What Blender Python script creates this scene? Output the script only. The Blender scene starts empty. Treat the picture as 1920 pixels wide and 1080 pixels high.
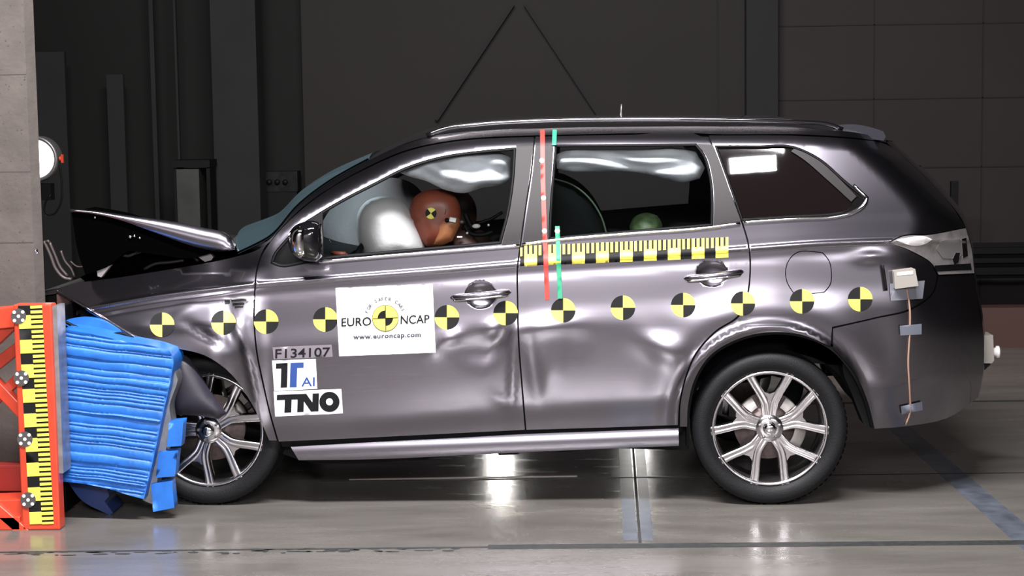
import bpy, math, random
import numpy as np
from mathutils import Matrix, Vector
from mathutils.geometry import delaunay_2d_cdt
random.seed(4); rng = np.random.RandomState(7)
sc = bpy.context.scene; COL = sc.collection
# ------------------------------------------------------------------ camera
F = 3344.0; D0 = 8.0
yc = np.array([130.0, 340.0, -F]); yc /= np.linalg.norm(yc)           # world +Y seen in camera axes
zc = -np.array([470.0, -33068.0, -F]); zc -= yc*np.dot(zc, yc); zc /= np.linalg.norm(zc)
xc = np.cross(yc, zc)
M = np.stack([xc, yc, zc])                                              # camera vector -> world vector : M @ v
def ray(u, v):
    u = np.asarray(u, float); v = np.asarray(v, float)
    d = np.stack([(u-960)/F, -(v-540)/F, -np.ones_like(u*v)], -1)
    return d @ M.T
_r = ray(1443, 945); CAM_H = float(-_r[2]*(D0+0.05)/_r[1])
CAMP = np.array([0, -D0, CAM_H])
def P(u, v, Y):
    d = ray(u, v); t = (np.asarray(Y, float)-CAMP[1])/d[..., 1]
    return CAMP + d*t[..., None]
def floor_pt(u, v, z=0.0):
    d = ray(u, v); return CAMP + d*((z-CAM_H)/d[2])
cam = bpy.data.objects.new('camera', bpy.data.cameras.new('camera')); COL.objects.link(cam)
R = Matrix([[M[i][j] for j in range(3)] for i in range(3)]).to_4x4()
cam.matrix_world = Matrix.Translation(CAMP) @ R
cam.data.sensor_width = 36; cam.data.lens = 36*F/1920; cam.data.clip_end = 200
sc.camera = cam
# ------------------------------------------------------------------ world, light, exposure
w = bpy.data.worlds.new('world'); sc.world = w; w.use_nodes = True
w.node_tree.nodes['Background'].inputs[0].default_value = (0.5, 0.5, 0.6, 1)
w.node_tree.nodes['Background'].inputs[1].default_value = 0.012
sc.view_settings.view_transform = 'Standard'; sc.view_settings.look = 'None'
sc.view_settings.exposure = 0.0; sc.view_settings.gamma = 1
sc.view_settings.use_curve_mapping = False
def area(name, loc, target, sx, sy, power, col=(1, 1, 1), spread=180):
    l = bpy.data.lights.new(name, 'AREA'); l.shape = 'RECTANGLE'; l.size = sx; l.size_y = sy
    l.energy = power; l.color = col; l.spread = math.radians(spread)
    o = bpy.data.objects.new(name, l); COL.objects.link(o); o.location = loc
    d = Vector(target)-Vector(loc); o.rotation_euler = d.to_track_quat('-Z', 'Y').to_euler(); return o
# lamp banks of the film lighting: overhead and camera side, then two added fills
area('overhead_bank', (-0.8, -2.9, 5.95), (-.1, 0.5, 0.8), 4.6, 0.42, 1250, (1, .97, .99))
area('quarter_window_lamp', (1.01, -2.8, 4.80), (0.78, 0.15, 1.56), .34, .2, 14, (1, .97, 1))
area('camera_side_bank', (-0.2, -8.0, 3.1), (0, 0, 0.8), 2.3, 0.42, 330, (1, .97, .98))
area('camera_side_lamp', (3.9, -8.0, 2.9), (1.2, 0, 0.8), .8, 0.45, 90, (1, .97, .98))
area('far_rim_fill', (0.0, 4.2, 6.3), (0.2, 0.8, 0.5), 4.0, 0.4, 30, (1, .93, .88))  # added lamp giving roof highlights and a rim from behind
area('bounce_wall_fill', (-1.5, -10.2, 5.9), (-1.5, -12.4, 1.4), 9.0, .3, 760, (1, .97, 1))  # added lamp lighting the unseen wall that the doors reflect
# ------------------------------------------------------------------ materials
def pm(name, col, metal=0.0, rough=0.5, coat=0.0, coat_r=0.04, emit=None, es=0, noise=None, bump=None, spec=0.5, alpha=None):
    m = bpy.data.materials.new(name); m.use_nodes = True; nt = m.node_tree; b = nt.nodes['Principled BSDF']
    b.inputs['Base Color'].default_value = (*col, 1); b.inputs['Metallic'].default_value = metal
    b.inputs['Roughness'].default_value = rough; b.inputs['Coat Weight'].default_value = coat
    b.inputs['Coat Roughness'].default_value = coat_r; b.inputs['Specular IOR Level'].default_value = spec
    if emit: b.inputs['Emission Color'].default_value = (*emit, 1); b.inputs['Emission Strength'].default_value = es
    tc = nt.nodes.new('ShaderNodeTexCoord')
    if noise:
        sc_, amt = noise
        n = nt.nodes.new('ShaderNodeTexNoise'); n.inputs['Scale'].default_value = sc_; n.inputs['Detail'].default_value = 5
        nt.links.new(tc.outputs['Object'], n.inputs['Vector'])
        mr = nt.nodes.new('ShaderNodeMapRange'); mr.inputs['From Min'].default_value = .3; mr.inputs['From Max'].default_value = .7
        mr.inputs['To Min'].default_value = 1-amt; mr.inputs['To Max'].default_value = 1+amt
        nt.links.new(n.outputs['Fac'], mr.inputs['Value'])
        mx = nt.nodes.new('ShaderNodeVectorMath'); mx.operation = 'SCALE'; mx.inputs[0].default_value = col
        nt.links.new(mr.outputs[0], mx.inputs['Scale']); nt.links.new(mx.outputs[0], b.inputs['Base Color'])
    if bump:
        n2 = nt.nodes.new('ShaderNodeTexNoise'); n2.inputs['Scale'].default_value = bump[0]; n2.inputs['Detail'].default_value = 4
        nt.links.new(tc.outputs['Object'], n2.inputs['Vector'])
        bp = nt.nodes.new('ShaderNodeBump'); bp.inputs['Strength'].default_value = bump[1]; bp.inputs['Distance'].default_value = 0.01
        nt.links.new(n2.outputs['Fac'], bp.inputs['Height']); nt.links.new(bp.outputs[0], b.inputs['Normal'])
    return m
def glass_mat(name, tint, gl=1.0, dirt=None):
    m = bpy.data.materials.new(name); m.use_nodes = True; nt = m.node_tree; nt.nodes.clear()
    out = nt.nodes.new('ShaderNodeOutputMaterial'); tr = nt.nodes.new('ShaderNodeBsdfTransparent'); tr.inputs[0].default_value = (*tint, 1)
    g = nt.nodes.new('ShaderNodeBsdfGlossy'); g.inputs['Roughness'].default_value = 0.02; g.inputs[0].default_value = (gl, gl, gl, 1)
    fr = nt.nodes.new('ShaderNodeFresnel'); fr.inputs[0].default_value = 1.45
    mx = nt.nodes.new('ShaderNodeMixShader'); nt.links.new(fr.outputs[0], mx.inputs[0]); nt.links.new(tr.outputs[0], mx.inputs[1]); nt.links.new(g.outputs[0], mx.inputs[2])
    last = mx
    if dirt:
        df = nt.nodes.new('ShaderNodeBsdfDiffuse'); df.inputs[0].default_value = (*dirt[0], 1)
        m2 = nt.nodes.new('ShaderNodeMixShader'); m2.inputs[0].default_value = dirt[1]
        nt.links.new(mx.outputs[0], m2.inputs[1]); nt.links.new(df.outputs[0], m2.inputs[2]); last = m2
    nt.links.new(last.outputs[0], out.inputs[0]); return m
PAINT = pm('grey_metallic_paint', (.225, .212, .245), 1.0, .25, 1.0, .03, noise=(900, .06))
BLACK = pm('black_plastic', (.003, .003, .0035), 0, .55, spec=.15)
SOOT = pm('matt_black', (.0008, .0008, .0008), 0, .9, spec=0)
SATIN = pm('satin_black_trim', (.012, .010, .0105), 0, .5, spec=.28)
GLOSSBLK = pm('gloss_black', (.004, .004, .005), 0, .06, 1.0, .02)
RUBBER = pm('tyre_rubber', (.0035, .0035, .0045), 0, .6, noise=(60, .2), bump=(140, .15), spec=.3)
CHROME = pm('chrome', (.85, .85, .87), 1, .09)
ALLOY = pm('alloy_rim', (.70, .68, .70), 1, .2, noise=(30, .05))
ALLOYD = pm('rim_barrel', (.10, .095, .095), .9, .35)
DISC = pm('brake_disc_steel', (.25, .2, .19), .6, .5, noise=(50, .2))
CALIP = pm('brake_caliper_metal', (.42, .40, .38), .6, .4)
GLASS = glass_mat('side_glass', (.86, .9, .9))
WGLASS = glass_mat('windshield_glass', (.42, .55, .58), 1.0, ((.14, .24, .28), .12))
PRIV = pm('privacy_glass', (.006, .004, .004), 0, .03, 1.0, .01)
YEL = pm('yellow_vinyl', (.86, .74, .10), 0, .45)
BLK = pm('black_vinyl', (.009, .009, .009), 0, .6, spec=.2)
WHT = pm('white_vinyl', (.92, .92, .93), 0, .8, spec=.2)
GRYL = pm('grey_label', (.17, .15, .17), 0, .45)
INK = pm('dark_ink', (.012, .012, .014), 0, .9, spec=.1)
NAVY = pm('blue_ink', (.02, .06, .24), 0, .5)
GREYINK = pm('grey_ink', (.045, .05, .065), 0, .9, spec=.1)
REDT = pm('red_tape', (.55, .04, .03), 0, .5)
GRNT = pm('green_tape', (.03, .30, .16), 0, .5)
ORNG = pm('orange_red_steel_paint', (.58, .055, .022), 0, .4, .3, .2, noise=(9, .15))
BLUE = pm('blue_honeycomb_cladding', (.012, .13, .50), 0, .5, .1, .3, noise=(14, .15))
BLUED = pm('dark_blue_foil', (.01, .03, .12), 0, .4)
ALU = pm('aluminium_sheet', (.32, .33, .34), .8, .45, noise=(20, .2))
CONC = pm('concrete', (.085, .072, .064), 0, .85, noise=(7, .15), bump=(25, .3))
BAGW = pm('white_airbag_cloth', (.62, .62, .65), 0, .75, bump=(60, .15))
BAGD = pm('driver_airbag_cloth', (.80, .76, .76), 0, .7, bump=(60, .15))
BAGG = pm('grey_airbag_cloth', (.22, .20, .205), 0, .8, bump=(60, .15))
SKIN = pm('dummy_vinyl_brown', (.26, .062, .034), 0, .42, noise=(8, .2))
SKIN2 = pm('dummy_vinyl_tan', (.40, .14, .055), 0, .5, noise=(8, .2))
FAB = pm('seat_fabric_black', (.0025, .003, .003), 0, .9, spec=.05, bump=(200, .3))
OLIVE = pm('olive_green_vinyl', (.10, .16, .07), 0, .4, noise=(25, .5))
WPL = pm('white_plastic', (.75, .72, .70), 0, .5)
BEIGE = pm('beige_plastic', (.27, .25, .225), 0, .5)
LAMPE = pm('lamp_glow', (1, 1, 1), 0, .5, emit=(1, .98, .95), es=9)
STEEL = pm('grey_steel', (.22, .21, .21), .7, .4)
LENS = pm('tail_lamp_lens', (.24, .22, .22), .35, .22, 1.0, .02, noise=(14, .3))
SHDB = pm('brown_rubber', (.05, .02, .015), 0, .6)
# ------------------------------------------------------------------ helpers
def pchip(xs, ys):
    xs = np.array(xs, float); ys = np.array(ys, float); h = np.diff(xs); dl = np.diff(ys)/h
    m = np.zeros_like(ys)
    for i in range(1, len(xs)-1):
        if dl[i-1]*dl[i] > 0:
            w1 = 2*h[i]+h[i-1]; w2 = h[i]+2*h[i-1]; m[i] = (w1+w2)/(w1/dl[i-1]+w2/dl[i])
    m[0] = dl[0]; m[-1] = dl[-1]
    def f(x):
        x = np.asarray(x, float); i = np.clip(np.searchsorted(xs, x)-1, 0, len(h)-1)
        t = (x-xs[i])/h[i]; lin0 = ys[0]+m[0]*(x-xs[0]); lin1 = ys[-1]+m[-1]*(x-xs[-1])
        t2 = t*t; t3 = t2*t
        r = (2*t3-3*t2+1)*ys[i]+(t3-2*t2+t)*h[i]*m[i]+(-2*t3+3*t2)*ys[i+1]+(t3-t2)*h[i]*m[i+1]
        return np.where(x < xs[0], lin0, np.where(x > xs[-1], lin1, r))
    return f
def inside(px, py, poly):
    poly = np.asarray(poly); r = np.zeros(px.shape, bool); n = len(poly); j = n-1
    for i in range(n):
        xi, yi = poly[i]; xj, yj = poly[j]
        if yi != yj:
            r ^= ((yi > py) != (yj > py)) & (px < (xj-xi)*(py-yi)/(yj-yi)+xi)
        j = i
    return r
def bdist(px, py, poly):
    poly = np.asarray(poly); d = np.full(px.shape, 1e9); n = len(poly)
    for i in range(n):
        a = poly[i]; b = poly[(i+1) % n]; ab = b-a; L = ab@ab+1e-9
        t = np.clip(((px-a[0])*ab[0]+(py-a[1])*ab[1])/L, 0, 1)
        d = np.minimum(d, np.hypot(px-a[0]-t*ab[0], py-a[1]-t*ab[1]))
    return d
def smooth_loop(pts, step, closed=True, corner=38):
    p = np.array(pts, float); n = len(p); out = []
    def tan(i):
        if not closed and (i == 0 or i == n-1): return None
        a, b, c = p[(i-1) % n], p[i], p[(i+1) % n]; v1 = b-a; v2 = c-b
        ang = abs(math.degrees(math.atan2(v1[0]*v2[1]-v1[1]*v2[0], v1@v2)))
        if ang > corner: return None
        l1 = np.linalg.norm(v1); l2 = np.linalg.norm(v2)
        t = v1/l1*l2+v2/l2*l1; return t/(np.linalg.norm(t)+1e-9)
    for i in range(n if closed else n-1):
        a, b = p[i], p[(i+1) % n]; L = np.linalg.norm(b-a); ta, tb = tan(i), tan((i+1) % n); ch = (b-a)/(L+1e-9)
        ta = ch if ta is None else ta; tb = ch if tb is None else tb
        k = max(1, int(round(L/step)))
        for j in range(k):
            t = j/k; t2 = t*t; t3 = t2*t
            out.append((2*t3-3*t2+1)*a+(t3-2*t2+t)*L*ta+(-2*t3+3*t2)*b+(t3-t2)*L*tb)
    if not closed: out.append(p[-1])
    return np.array(out)
def tri_fill(loops, step, extra=None, rows=None):
    """2D fill of loops[0] minus loops[1:] with a regular interior grid"""
    o = loops[0]; x0, y0 = o.min(0); x1, y1 = o.max(0)
    gx, gy = np.meshgrid(np.arange(x0+step*.5, x1, step), np.arange(y0+step*.5, y1, step)); gx = gx+(np.arange(gx.shape[0]) % 2)[:, None]*step*.5
    g = np.stack([gx.ravel(), gy.ravel()], -1)
    if rows is not None:
        g = g[np.abs(g[:, 1]-rows(g[:, 0])) > 24]; ru = np.arange(x0-1, x1+1, min(step, 3.6))
        g = np.vstack([g]+[np.stack([ru+(1.8 if k_ % 2 else 0), rows(ru+(1.8 if k_ % 2 else 0))+q_], -1) for k_, q_ in enumerate((-20, -15, -11, -8, -5.5, -3.5, -1.8, 0, 1.8, 3.6, 5.8, 8.2, 11, 14.5, 19, 23))])
    if extra is not None and len(extra): g = np.vstack([g, extra])
    k = inside(g[:, 0], g[:, 1], o) & (bdist(g[:, 0], g[:, 1], o) > min(step*.38, 2.2))
    for h in loops[1:]: k &= ~inside(g[:, 0], g[:, 1], h) & (bdist(g[:, 0], g[:, 1], h) > step*.38)
    g = g[k]; vs = []; es = []; base = 0
    for l in loops:
        vs += list(l); n = len(l); es += [(base+i, base+(i+1) % n) for i in range(n)]; base += n
    vs += list(g)
    r = delaunay_2d_cdt([Vector((float(a), float(b))) for a, b in vs], es, [], 0, 1e-5)
    V = np.array([(a.x, a.y) for a in r[0]]); T = np.array([list(f) for f in r[2] if len(f) == 3])
    c = V[T].mean(1); k = inside(c[:, 0], c[:, 1], o)
    for h in loops[1:]: k &= ~inside(c[:, 0], c[:, 1], h)
    T = T[k]
    a = V[T]; cr = (a[:, 1, 0]-a[:, 0, 0])*(a[:, 2, 1]-a[:, 0, 1])-(a[:, 1, 1]-a[:, 0, 1])*(a[:, 2, 0]-a[:, 0, 0])
    T = T[np.abs(cr) > 1e-6]; cr = cr[np.abs(cr) > 1e-6]
    T[cr > 0] = T[cr > 0][:, ::-1]            # px y is down: this faces the camera side (-Y)
    return V, T
class MB:
    def __init__(s): s.v = []; s.f = []; s.m = []; s.n = []; s.sm = []
    def add(s, v, f, mi=0, n=None, smooth=True):
        b = len(s.v); v = np.asarray(v, float); s.v += [tuple(a) for a in v]
        s.f += [tuple(int(i)+b for i in a) for a in f]; s.m += [mi]*len(f); s.sm += [smooth]*len(f)
        s.n += [tuple(a) for a in n] if n is not None else [(0, 0, 0)]*len(v)
    def box(s, c, size, mi=0, rot=None, bev=0.0):
        hx, hy, hz = [a/2 for a in size]
        vs = np.array([(x, y, z) for x in (-hx, hx) for y in (-hy, hy) for z in (-hz, hz)])
        if rot is not None: vs = vs @ np.array(Matrix(rot).to_3x3()).T
        s.add(vs+np.array(c), [(0, 1, 3, 2), (4, 6, 7, 5), (0, 4, 5, 1), (2, 3, 7, 6), (0, 2, 6, 4), (1, 5, 7, 3)], mi, smooth=False)
    def bar(s, a, b, wy, wn, mi=0):
        """box beam from a to b; wy = size along world Y-ish, wn = other"""
        a = np.array(a, float); b = np.array(b, float); d = b-a; L = np.linalg.norm(d); d /= L
        up = np.array([0, 1.0, 0]); up = up-d*(up@d)
        if np.linalg.norm(up) < 1e-3: up = np.array([1.0, 0, 0])
        up /= np.linalg.norm(up); q = np.cross(d, up)
        vs = [e+up*wy/2*i+q*wn/2*j for e in (a, b) for i in (-1, 1) for j in (-1, 1)]
        s.add(vs, [(0, 1, 3, 2), (4, 6, 7, 5), (0, 4, 5, 1), (2, 3, 7, 6), (0, 2, 6, 4), (1, 5, 7, 3)], mi, smooth=False)
    def tube(s, pts, r, mi=0, seg=10, cap=True):
        pts = np.array(pts, float); n = len(pts); r = np.broadcast_to(np.asarray(r, float), (n,))
        tg = np.gradient(pts, axis=0); tg /= np.linalg.norm(tg, axis=1)[:, None]+1e-12
        u = np.cross(tg[0], [0.13, 0.9, 0.41]); u /= np.linalg.norm(u); vs = []
        for i in range(n):
            u = u-tg[i]*(u@tg[i]); u /= np.linalg.norm(u); q = np.cross(tg[i], u)
            for k in range(seg):
                a = 2*math.pi*k/seg; vs.append(pts[i]+r[i]*(math.cos(a)*u+math.sin(a)*q))
        f = [(i*seg+k, i*seg+(k+1) % seg, (i+1)*seg+(k+1) % seg, (i+1)*seg+k) for i in range(n-1) for k in range(seg)]
        if cap: f += [tuple(range(seg))[::-1], tuple((n-1)*seg+k for k in range(seg))]
        s.add(vs, f, mi)
    def lathe(s, prof, c, mi=0, seg=64, axis='Y', a0=0, a1=2*math.pi):
        """prof: (r, y) pairs; axis along Y"""
        vs = []; full = abs(a1-a0-2*math.pi) < 1e-6; ns = seg if full else seg+1
        for k in range(ns):
            a = a0+(a1-a0)*k/seg
            for r, y in prof:
                vs.append((c[0]+r*math.cos(a), c[1]+y, c[2]+r*math.sin(a)) if axis == 'Y' else (c[0]+y, c[1]+r*math.cos(a), c[2]+r*math.sin(a)) if axis == 'X' else (c[0]+r*math.cos(a), c[1]+r*math.sin(a), c[2]+y))
        n = len(prof)
        s.add(vs, [(k*n+i, k*n+i+1, ((k+1) % ns)*n+i+1, ((k+1) % ns)*n+i) for k in range(seg) for i in range(n-1)], mi)
    def ball(s, c, r, mi=0, seg=20, rings=12):
        r = np.broadcast_to(np.asarray(r, float), (3,)); vs = []; c = np.array(c)
        for i in range(rings+1):
            th = math.pi*i/rings
            for k in range(seg):
                a = 2*math.pi*k/seg; vs.append(c+r*np.array([math.sin(th)*math.cos(a), math.sin(th)*math.sin(a), math.cos(th)]))
        s.add(vs, [(i*seg+k, (i+1)*seg+k, (i+1)*seg+(k+1) % seg, i*seg+(k+1) % seg) for i in range(rings) for k in range(seg)], mi)
    def panel(s, loops, dfn, step=9, thick=.02, mi=0, extra=None, closed=False, smooth_pts=True, skirt=True, corner=38, auto=False):
        """px loops -> real panel: front skin following dfn(u,v), edge returned inward, optional back skin"""
        L = [smooth_loop(l, step, True, corner) if smooth_pts else smooth_loop(l, step, True, 0.01) for l in loops]
        V, T = tri_fill(L, step, extra, Cc if dfn is side else None)
        W = P(V[:, 0], V[:, 1], dfn(V[:, 0], V[:, 1]))
        e = 0.8
        nu = P(V[:, 0]+e, V[:, 1], dfn(V[:, 0]+e, V[:, 1]))-P(V[:, 0]-e, V[:, 1], dfn(V[:, 0]-e, V[:, 1]))
        nv = P(V[:, 0], V[:, 1]+e, dfn(V[:, 0], V[:, 1]+e))-P(V[:, 0], V[:, 1]-e, dfn(V[:, 0], V[:, 1]-e))
        N = np.cross(nu, nv); N /= np.linalg.norm(N, axis=1)[:, None]+1e-12
        N[N[:, 1] > 0] *= -1
        s.add(W, T, mi, None if auto else N)
        if skirt:
            for l in L:
                n = len(l); A = P(l[:, 0], l[:, 1], dfn(l[:, 0], l[:, 1])); B = A+np.array([0, thick, 0])
                ar = 0.5*sum(l[i][0]*l[(i+1) % n][1]-l[(i+1) % n][0]*l[i][1] for i in range(n))
                ar = ar if l is L[0] else -ar
                f = [(i, (i+1) % n, n+(i+1) % n, n+i) for i in range(n)]
                if ar < 0: f = [q[::-1] for q in f]
                s.add(np.vstack([A, B]), f, mi)
        if closed: s.add(W+np.array([0, thick, 0]), T[:, ::-1], mi)
    def pillow(s, loop, Yc, half, step=8, mi=0, rip=None, power=.5, lean=None, dm=None):
        l = smooth_loop(loop, step); V, T = tri_fill([l], step)
        d = bdist(V[:, 0], V[:, 1], l); D = dm or d.max(); t = np.clip(d/D, 0, 1); h = half*(1-(1-t)**2)**power
        h[d < 1e-3] = 0
        yc_ = Yc if lean is None else Yc+lean(V[:, 0], V[:, 1])
        r = rip(V[:, 0], V[:, 1])*np.clip(t*2, 0, 1) if rip is not None else 0
        n = len(V); A = P(V[:, 0], V[:, 1], yc_-h+r); W0 = P(V[:, 0], V[:, 1], yc_+0*h); B = W0.copy(); B[:, 1] += h
        s.add(np.vstack([A, B]), list(T)+[tuple(q[::-1]+n) for q in T], mi)
    def build(s, name, mats, parent=None, off=(0, 0, 0), bevel=None, weld=False, subsurf=0):
        me = bpy.data.meshes.new(name); me.from_pydata(s.v, [], s.f); 
        for m in (mats if isinstance(mats, (list, tuple)) else [mats]): me.materials.append(m)
        me.polygons.foreach_set('material_index', s.m); me.polygons.foreach_set('use_smooth', s.sm); me.update()
        nn = np.array(s.n)
        if np.abs(nn).sum() > 0 and not weld: me.normals_split_custom_set_from_vertices([tuple(a) for a in nn])
        o = bpy.data.objects.new(name, me); COL.objects.link(o)
        if weld:
            md = o.modifiers.new('weld', 'WELD'); md.merge_threshold = .0002
        if bevel:
            md = o.modifiers.new('bevel', 'BEVEL'); md.width = bevel; md.segments = 2; md.limit_method = 'ANGLE'
        if subsurf:
            md = o.modifiers.new('sub', 'SUBSURF'); md.levels = subsurf; md.render_levels = subsurf
        if parent is not None:
            o.parent = parent
            if parent.type == 'EMPTY': o.location = -parent.location
        return o
    def mirrored(s, yc0):
        m = MB(); a = np.array(s.v); a[:, 1] = 2*yc0-a[:, 1]; m.v = [tuple(q) for q in a]
        n = np.array(s.n); n[:, 1] *= -1; m.n = [tuple(q) for q in n]; m.f = [q[::-1] for q in s.f]; m.m = list(s.m); m.sm = list(s.sm); return m
def tag(o, label=None, cat=None, group=None, kind=None):
    if label: o['label'] = label
    if cat: o['category'] = cat
    if group: o['group'] = group
    if kind: o['kind'] = kind
    return o
def empty(name, loc, label, cat, group=None):
    o = bpy.data.objects.new(name, None); COL.objects.link(o); o.location = Vector([float(a) for a in loc]); o.empty_display_size = .1
    return tag(o, label, cat, group)
def text_tris(txt, size=1.0, bold=0.0, space=1.0):
    """triangulated lettering in local x (right), y (up), and its width"""
    c = bpy.data.curves.new('t', 'FONT'); c.body = txt; c.size = size; c.offset = bold; c.space_character = space; c.resolution_u = 3
    o = bpy.data.objects.new('t', c); COL.objects.link(o); dg = bpy.context.evaluated_depsgraph_get()
    me = bpy.data.meshes.new_from_object(o.evaluated_get(dg)); me.calc_loop_triangles()
    V = np.array([v.co[:2] for v in me.vertices]); T = np.array([list(t.vertices) for t in me.loop_triangles])
    bpy.data.objects.remove(o); bpy.data.curves.remove(c); bpy.data.meshes.remove(me); return V, T
def fixwind(V, T):
    a = V[T]; cr = (a[:, 1, 0]-a[:, 0, 0])*(a[:, 2, 1]-a[:, 0, 1])-(a[:, 1, 1]-a[:, 0, 1])*(a[:, 2, 0]-a[:, 0, 0])
    T = T.copy(); T[cr > 0] = T[cr > 0][:, ::-1]; return T
class Decal(MB):
    """flat vinyl or paper laid on a surface; px polygons conform to dfn, stacked by lift"""
    def __init__(s, dfn): super().__init__(); s.dfn = dfn
    def poly(s, pts, mi, lift=.003, step=12, smooth_pts=False):
        l = smooth_loop(pts, step, True, 38 if smooth_pts else .01); V, T = tri_fill([l], step)
        s.add(P(V[:, 0], V[:, 1], s.dfn(V[:, 0], V[:, 1])-lift), T, mi)
    def disc(s, c, r, mi, a0=0, a1=360, lift=.003, ri=0, n=36):
        k = max(3, int(n*(a1-a0)/360)); an = [math.radians(a0+(a1-a0)*i/k) for i in range(k+1)]
        pts = [(c[0]+r*math.cos(a), c[1]-r*math.sin(a)) for a in an]
        if ri > 0: pts += [(c[0]+ri*math.cos(a), c[1]-ri*math.sin(a)) for a in an[::-1]]
        elif a1-a0 < 359: pts.append(c)
        else: pts = pts[:-1]
        s.poly(pts, mi, lift, 9)
    def text(s, txt, org, ex, ey, mi, lift=.0045, bold=0.0, fit=None, space=1.0):
        """org = px of baseline left; ex,ey = px vectors of one unit along and up; fit = width in px"""
        V, T = text_tris(txt, 1.0, bold, space); x0 = V[:, 0].min(); wd = V[:, 0].max()-x0
        k = fit/(wd*np.linalg.norm(ex)) if fit else 1
        U = np.array(org)+(V[:, :1]-x0)*k*np.array(ex)+V[:, 1:]*np.array(ey)
        T = fixwind(U, T); s.add(P(U[:, 0], U[:, 1], s.dfn(U[:, 0], U[:, 1])-lift), T, mi)
def const(Y): return lambda u, v: np.full(np.shape(np.asarray(u, float)*np.asarray(v, float)), float(Y))
def sstep(a, b, x): t = np.clip((x-a)/(b-a), 0, 1); return t*t*(3-2*t)
# ------------------------------------------------------------------ setting
def quad(mb, pts, mi=0): mb.add(pts, [tuple(range(len(pts)))], mi, smooth=False)
def floor_material():
    m = bpy.data.materials.new('painted_concrete_floor'); m.use_nodes = True; nt = m.node_tree; b = nt.nodes['Principled BSDF']
    tc = nt.nodes.new('ShaderNodeTexCoord'); mp = nt.nodes.new('ShaderNodeMapping'); mp.inputs['Scale'].default_value = (.6, 2.4, 1)
    nt.links.new(tc.outputs['Object'], mp.inputs[0])
    n = nt.nodes.new('ShaderNodeTexNoise'); n.inputs['Scale'].default_value = 1.6; n.inputs['Detail'].default_value = 8; n.inputs['Roughness'].default_value = .62
    nt.links.new(mp.outputs[0], n.inputs[0])
    cr = nt.nodes.new('ShaderNodeValToRGB'); e = cr.color_ramp.elements
    e[0].position = .28; e[0].color = (.085, .079, .071, 1); e[1].position = .75; e[1].color = (.152, .143, .129, 1)
    nt.links.new(n.outputs[0], cr.inputs[0]); nt.links.new(cr.outputs[0], b.inputs['Base Color'])
    n2 = nt.nodes.new('ShaderNodeTexNoise'); n2.inputs['Scale'].default_value = 3.5; n2.inputs['Detail'].default_value = 6; nt.links.new(mp.outputs[0], n2.inputs[0])
    mr = nt.nodes.new('ShaderNodeMapRange'); mr.inputs['From Min'].default_value = .3; mr.inputs['From Max'].default_value = .7
    mr.inputs['To Min'].default_value = .16; mr.inputs['To Max'].default_value = .3
    nt.links.new(n2.outputs[0], mr.inputs[0]); nt.links.new(mr.outputs[0], b.inputs['Roughness'])
    bp = nt.nodes.new('ShaderNodeBump'); bp.inputs['Strength'].default_value = .12; bp.inputs['Distance'].default_value = .01
    nt.links.new(n2.outputs[0], bp.inputs['Height']); nt.links.new(bp.outputs[0], b.inputs['Normal']); return m
YW = 7.7
def structure(name, mb, mat): o = mb.build(name, mat); o['kind'] = 'structure'; return o
m = MB(); m.box((0, -2.3, -.1), (30, 21, .2)); structure('floor', m, floor_material())
WALL = pm('dark_wall_panels', (.0105, .0078, .0072), 0, .7, noise=(.6, .15), spec=.3)
WALLG = pm('dark_grey_green_wall', (.0055, .006, .0052), 0, .7, noise=(.8, .2), spec=.2)
WALLB = pm('black_recess', (.004, .004, .004), 0, .8)
COLM = pm('grey_concrete_column', (.0125, .013, .0125), 0, .8, noise=(2, .15), spec=.3)
def wall_rect(mb, u0, v0, u1, v1, Y, t=.1, mi=0):
    a = P(u0, (v0+v1)/2, Y); b = P(u1, (v0+v1)/2, Y); c = P((u0+u1)/2, v0, Y)[2]; d = P((u0+u1)/2, v1, Y)[2]
    mb.box(((a[0]+b[0])/2, Y+t/2, (c+d)/2), (abs(b[0]-a[0]), t, abs(c-d)), mi)
m = MB(); m.box((0, YW+.35, 3.5), (30, .2, 7.2)); structure('wall_back', m, WALLG)
m = MB(); m.box((0, -2.3, 7.1), (30, 21, .2)); structure('ceiling', m, WALLB)
m = MB(); m.box((-14.9, -2.3, 3.5), (.2, 21, 7)); structure('wall_left', m, WALL)
m = MB(); m.box((0, -12.6, 3.5), (30, .2, 7)); structure('wall_front_bounce', m, pm('pale_bounce_paint', (.55, .52, .52), 0, .8, noise=(1, .08)))  # unseen wall, added pale so the car doors have something to reflect
m = MB(); m.box((14.9, -2.3, 3.5), (.2, 21, 7)); structure('wall_right', m, WALL)
m = MB(); wall_rect(m, 562, -700, 1398, 592, YW, .12)
for pu in (1345,): wall_rect(m, pu-1.5, -700, pu+1.5, 592, YW-.012, .012, 1)
structure('wall_middle', m, [WALL, WALLB])
m = MB(); wall_rect(m, 1460, -700, 2600, 592, YW, .12)
for pv in (40, 180, 310): wall_rect(m, 1460, pv-1.2, 2600, pv+1.2, YW-.01, .01, 1)
for pu in (1640, 1845): wall_rect(m, pu-1, -700, pu+1, 592, YW-.01, .01, 1)
structure('wall_panelled', m, [pm('grey_brown_panels', (.0165, .0125, .0122), 0, .7, noise=(.6, .15), spec=.3), WALLB])
def col(name, u0, u1, Y, mat, v0=-900, v1=None, t=.3):
    m = MB(); vb = v1 if v1 else None
    a = P(u0, 300, Y); b = P(u1, 300, Y); zt = P(u0, v0, Y)[2] if v0 > -800 else 6.99; zb = 0 if vb is None else P(u0, vb, Y)[2]
    m.box(((a[0]+b[0])/2, Y+t/2, (zt+zb)/2), (b[0]-a[0], t, zt-zb)); return structure(name, m, mat)
col('pillar_black', 1400, 1459, YW-.2, WALLB)
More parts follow.
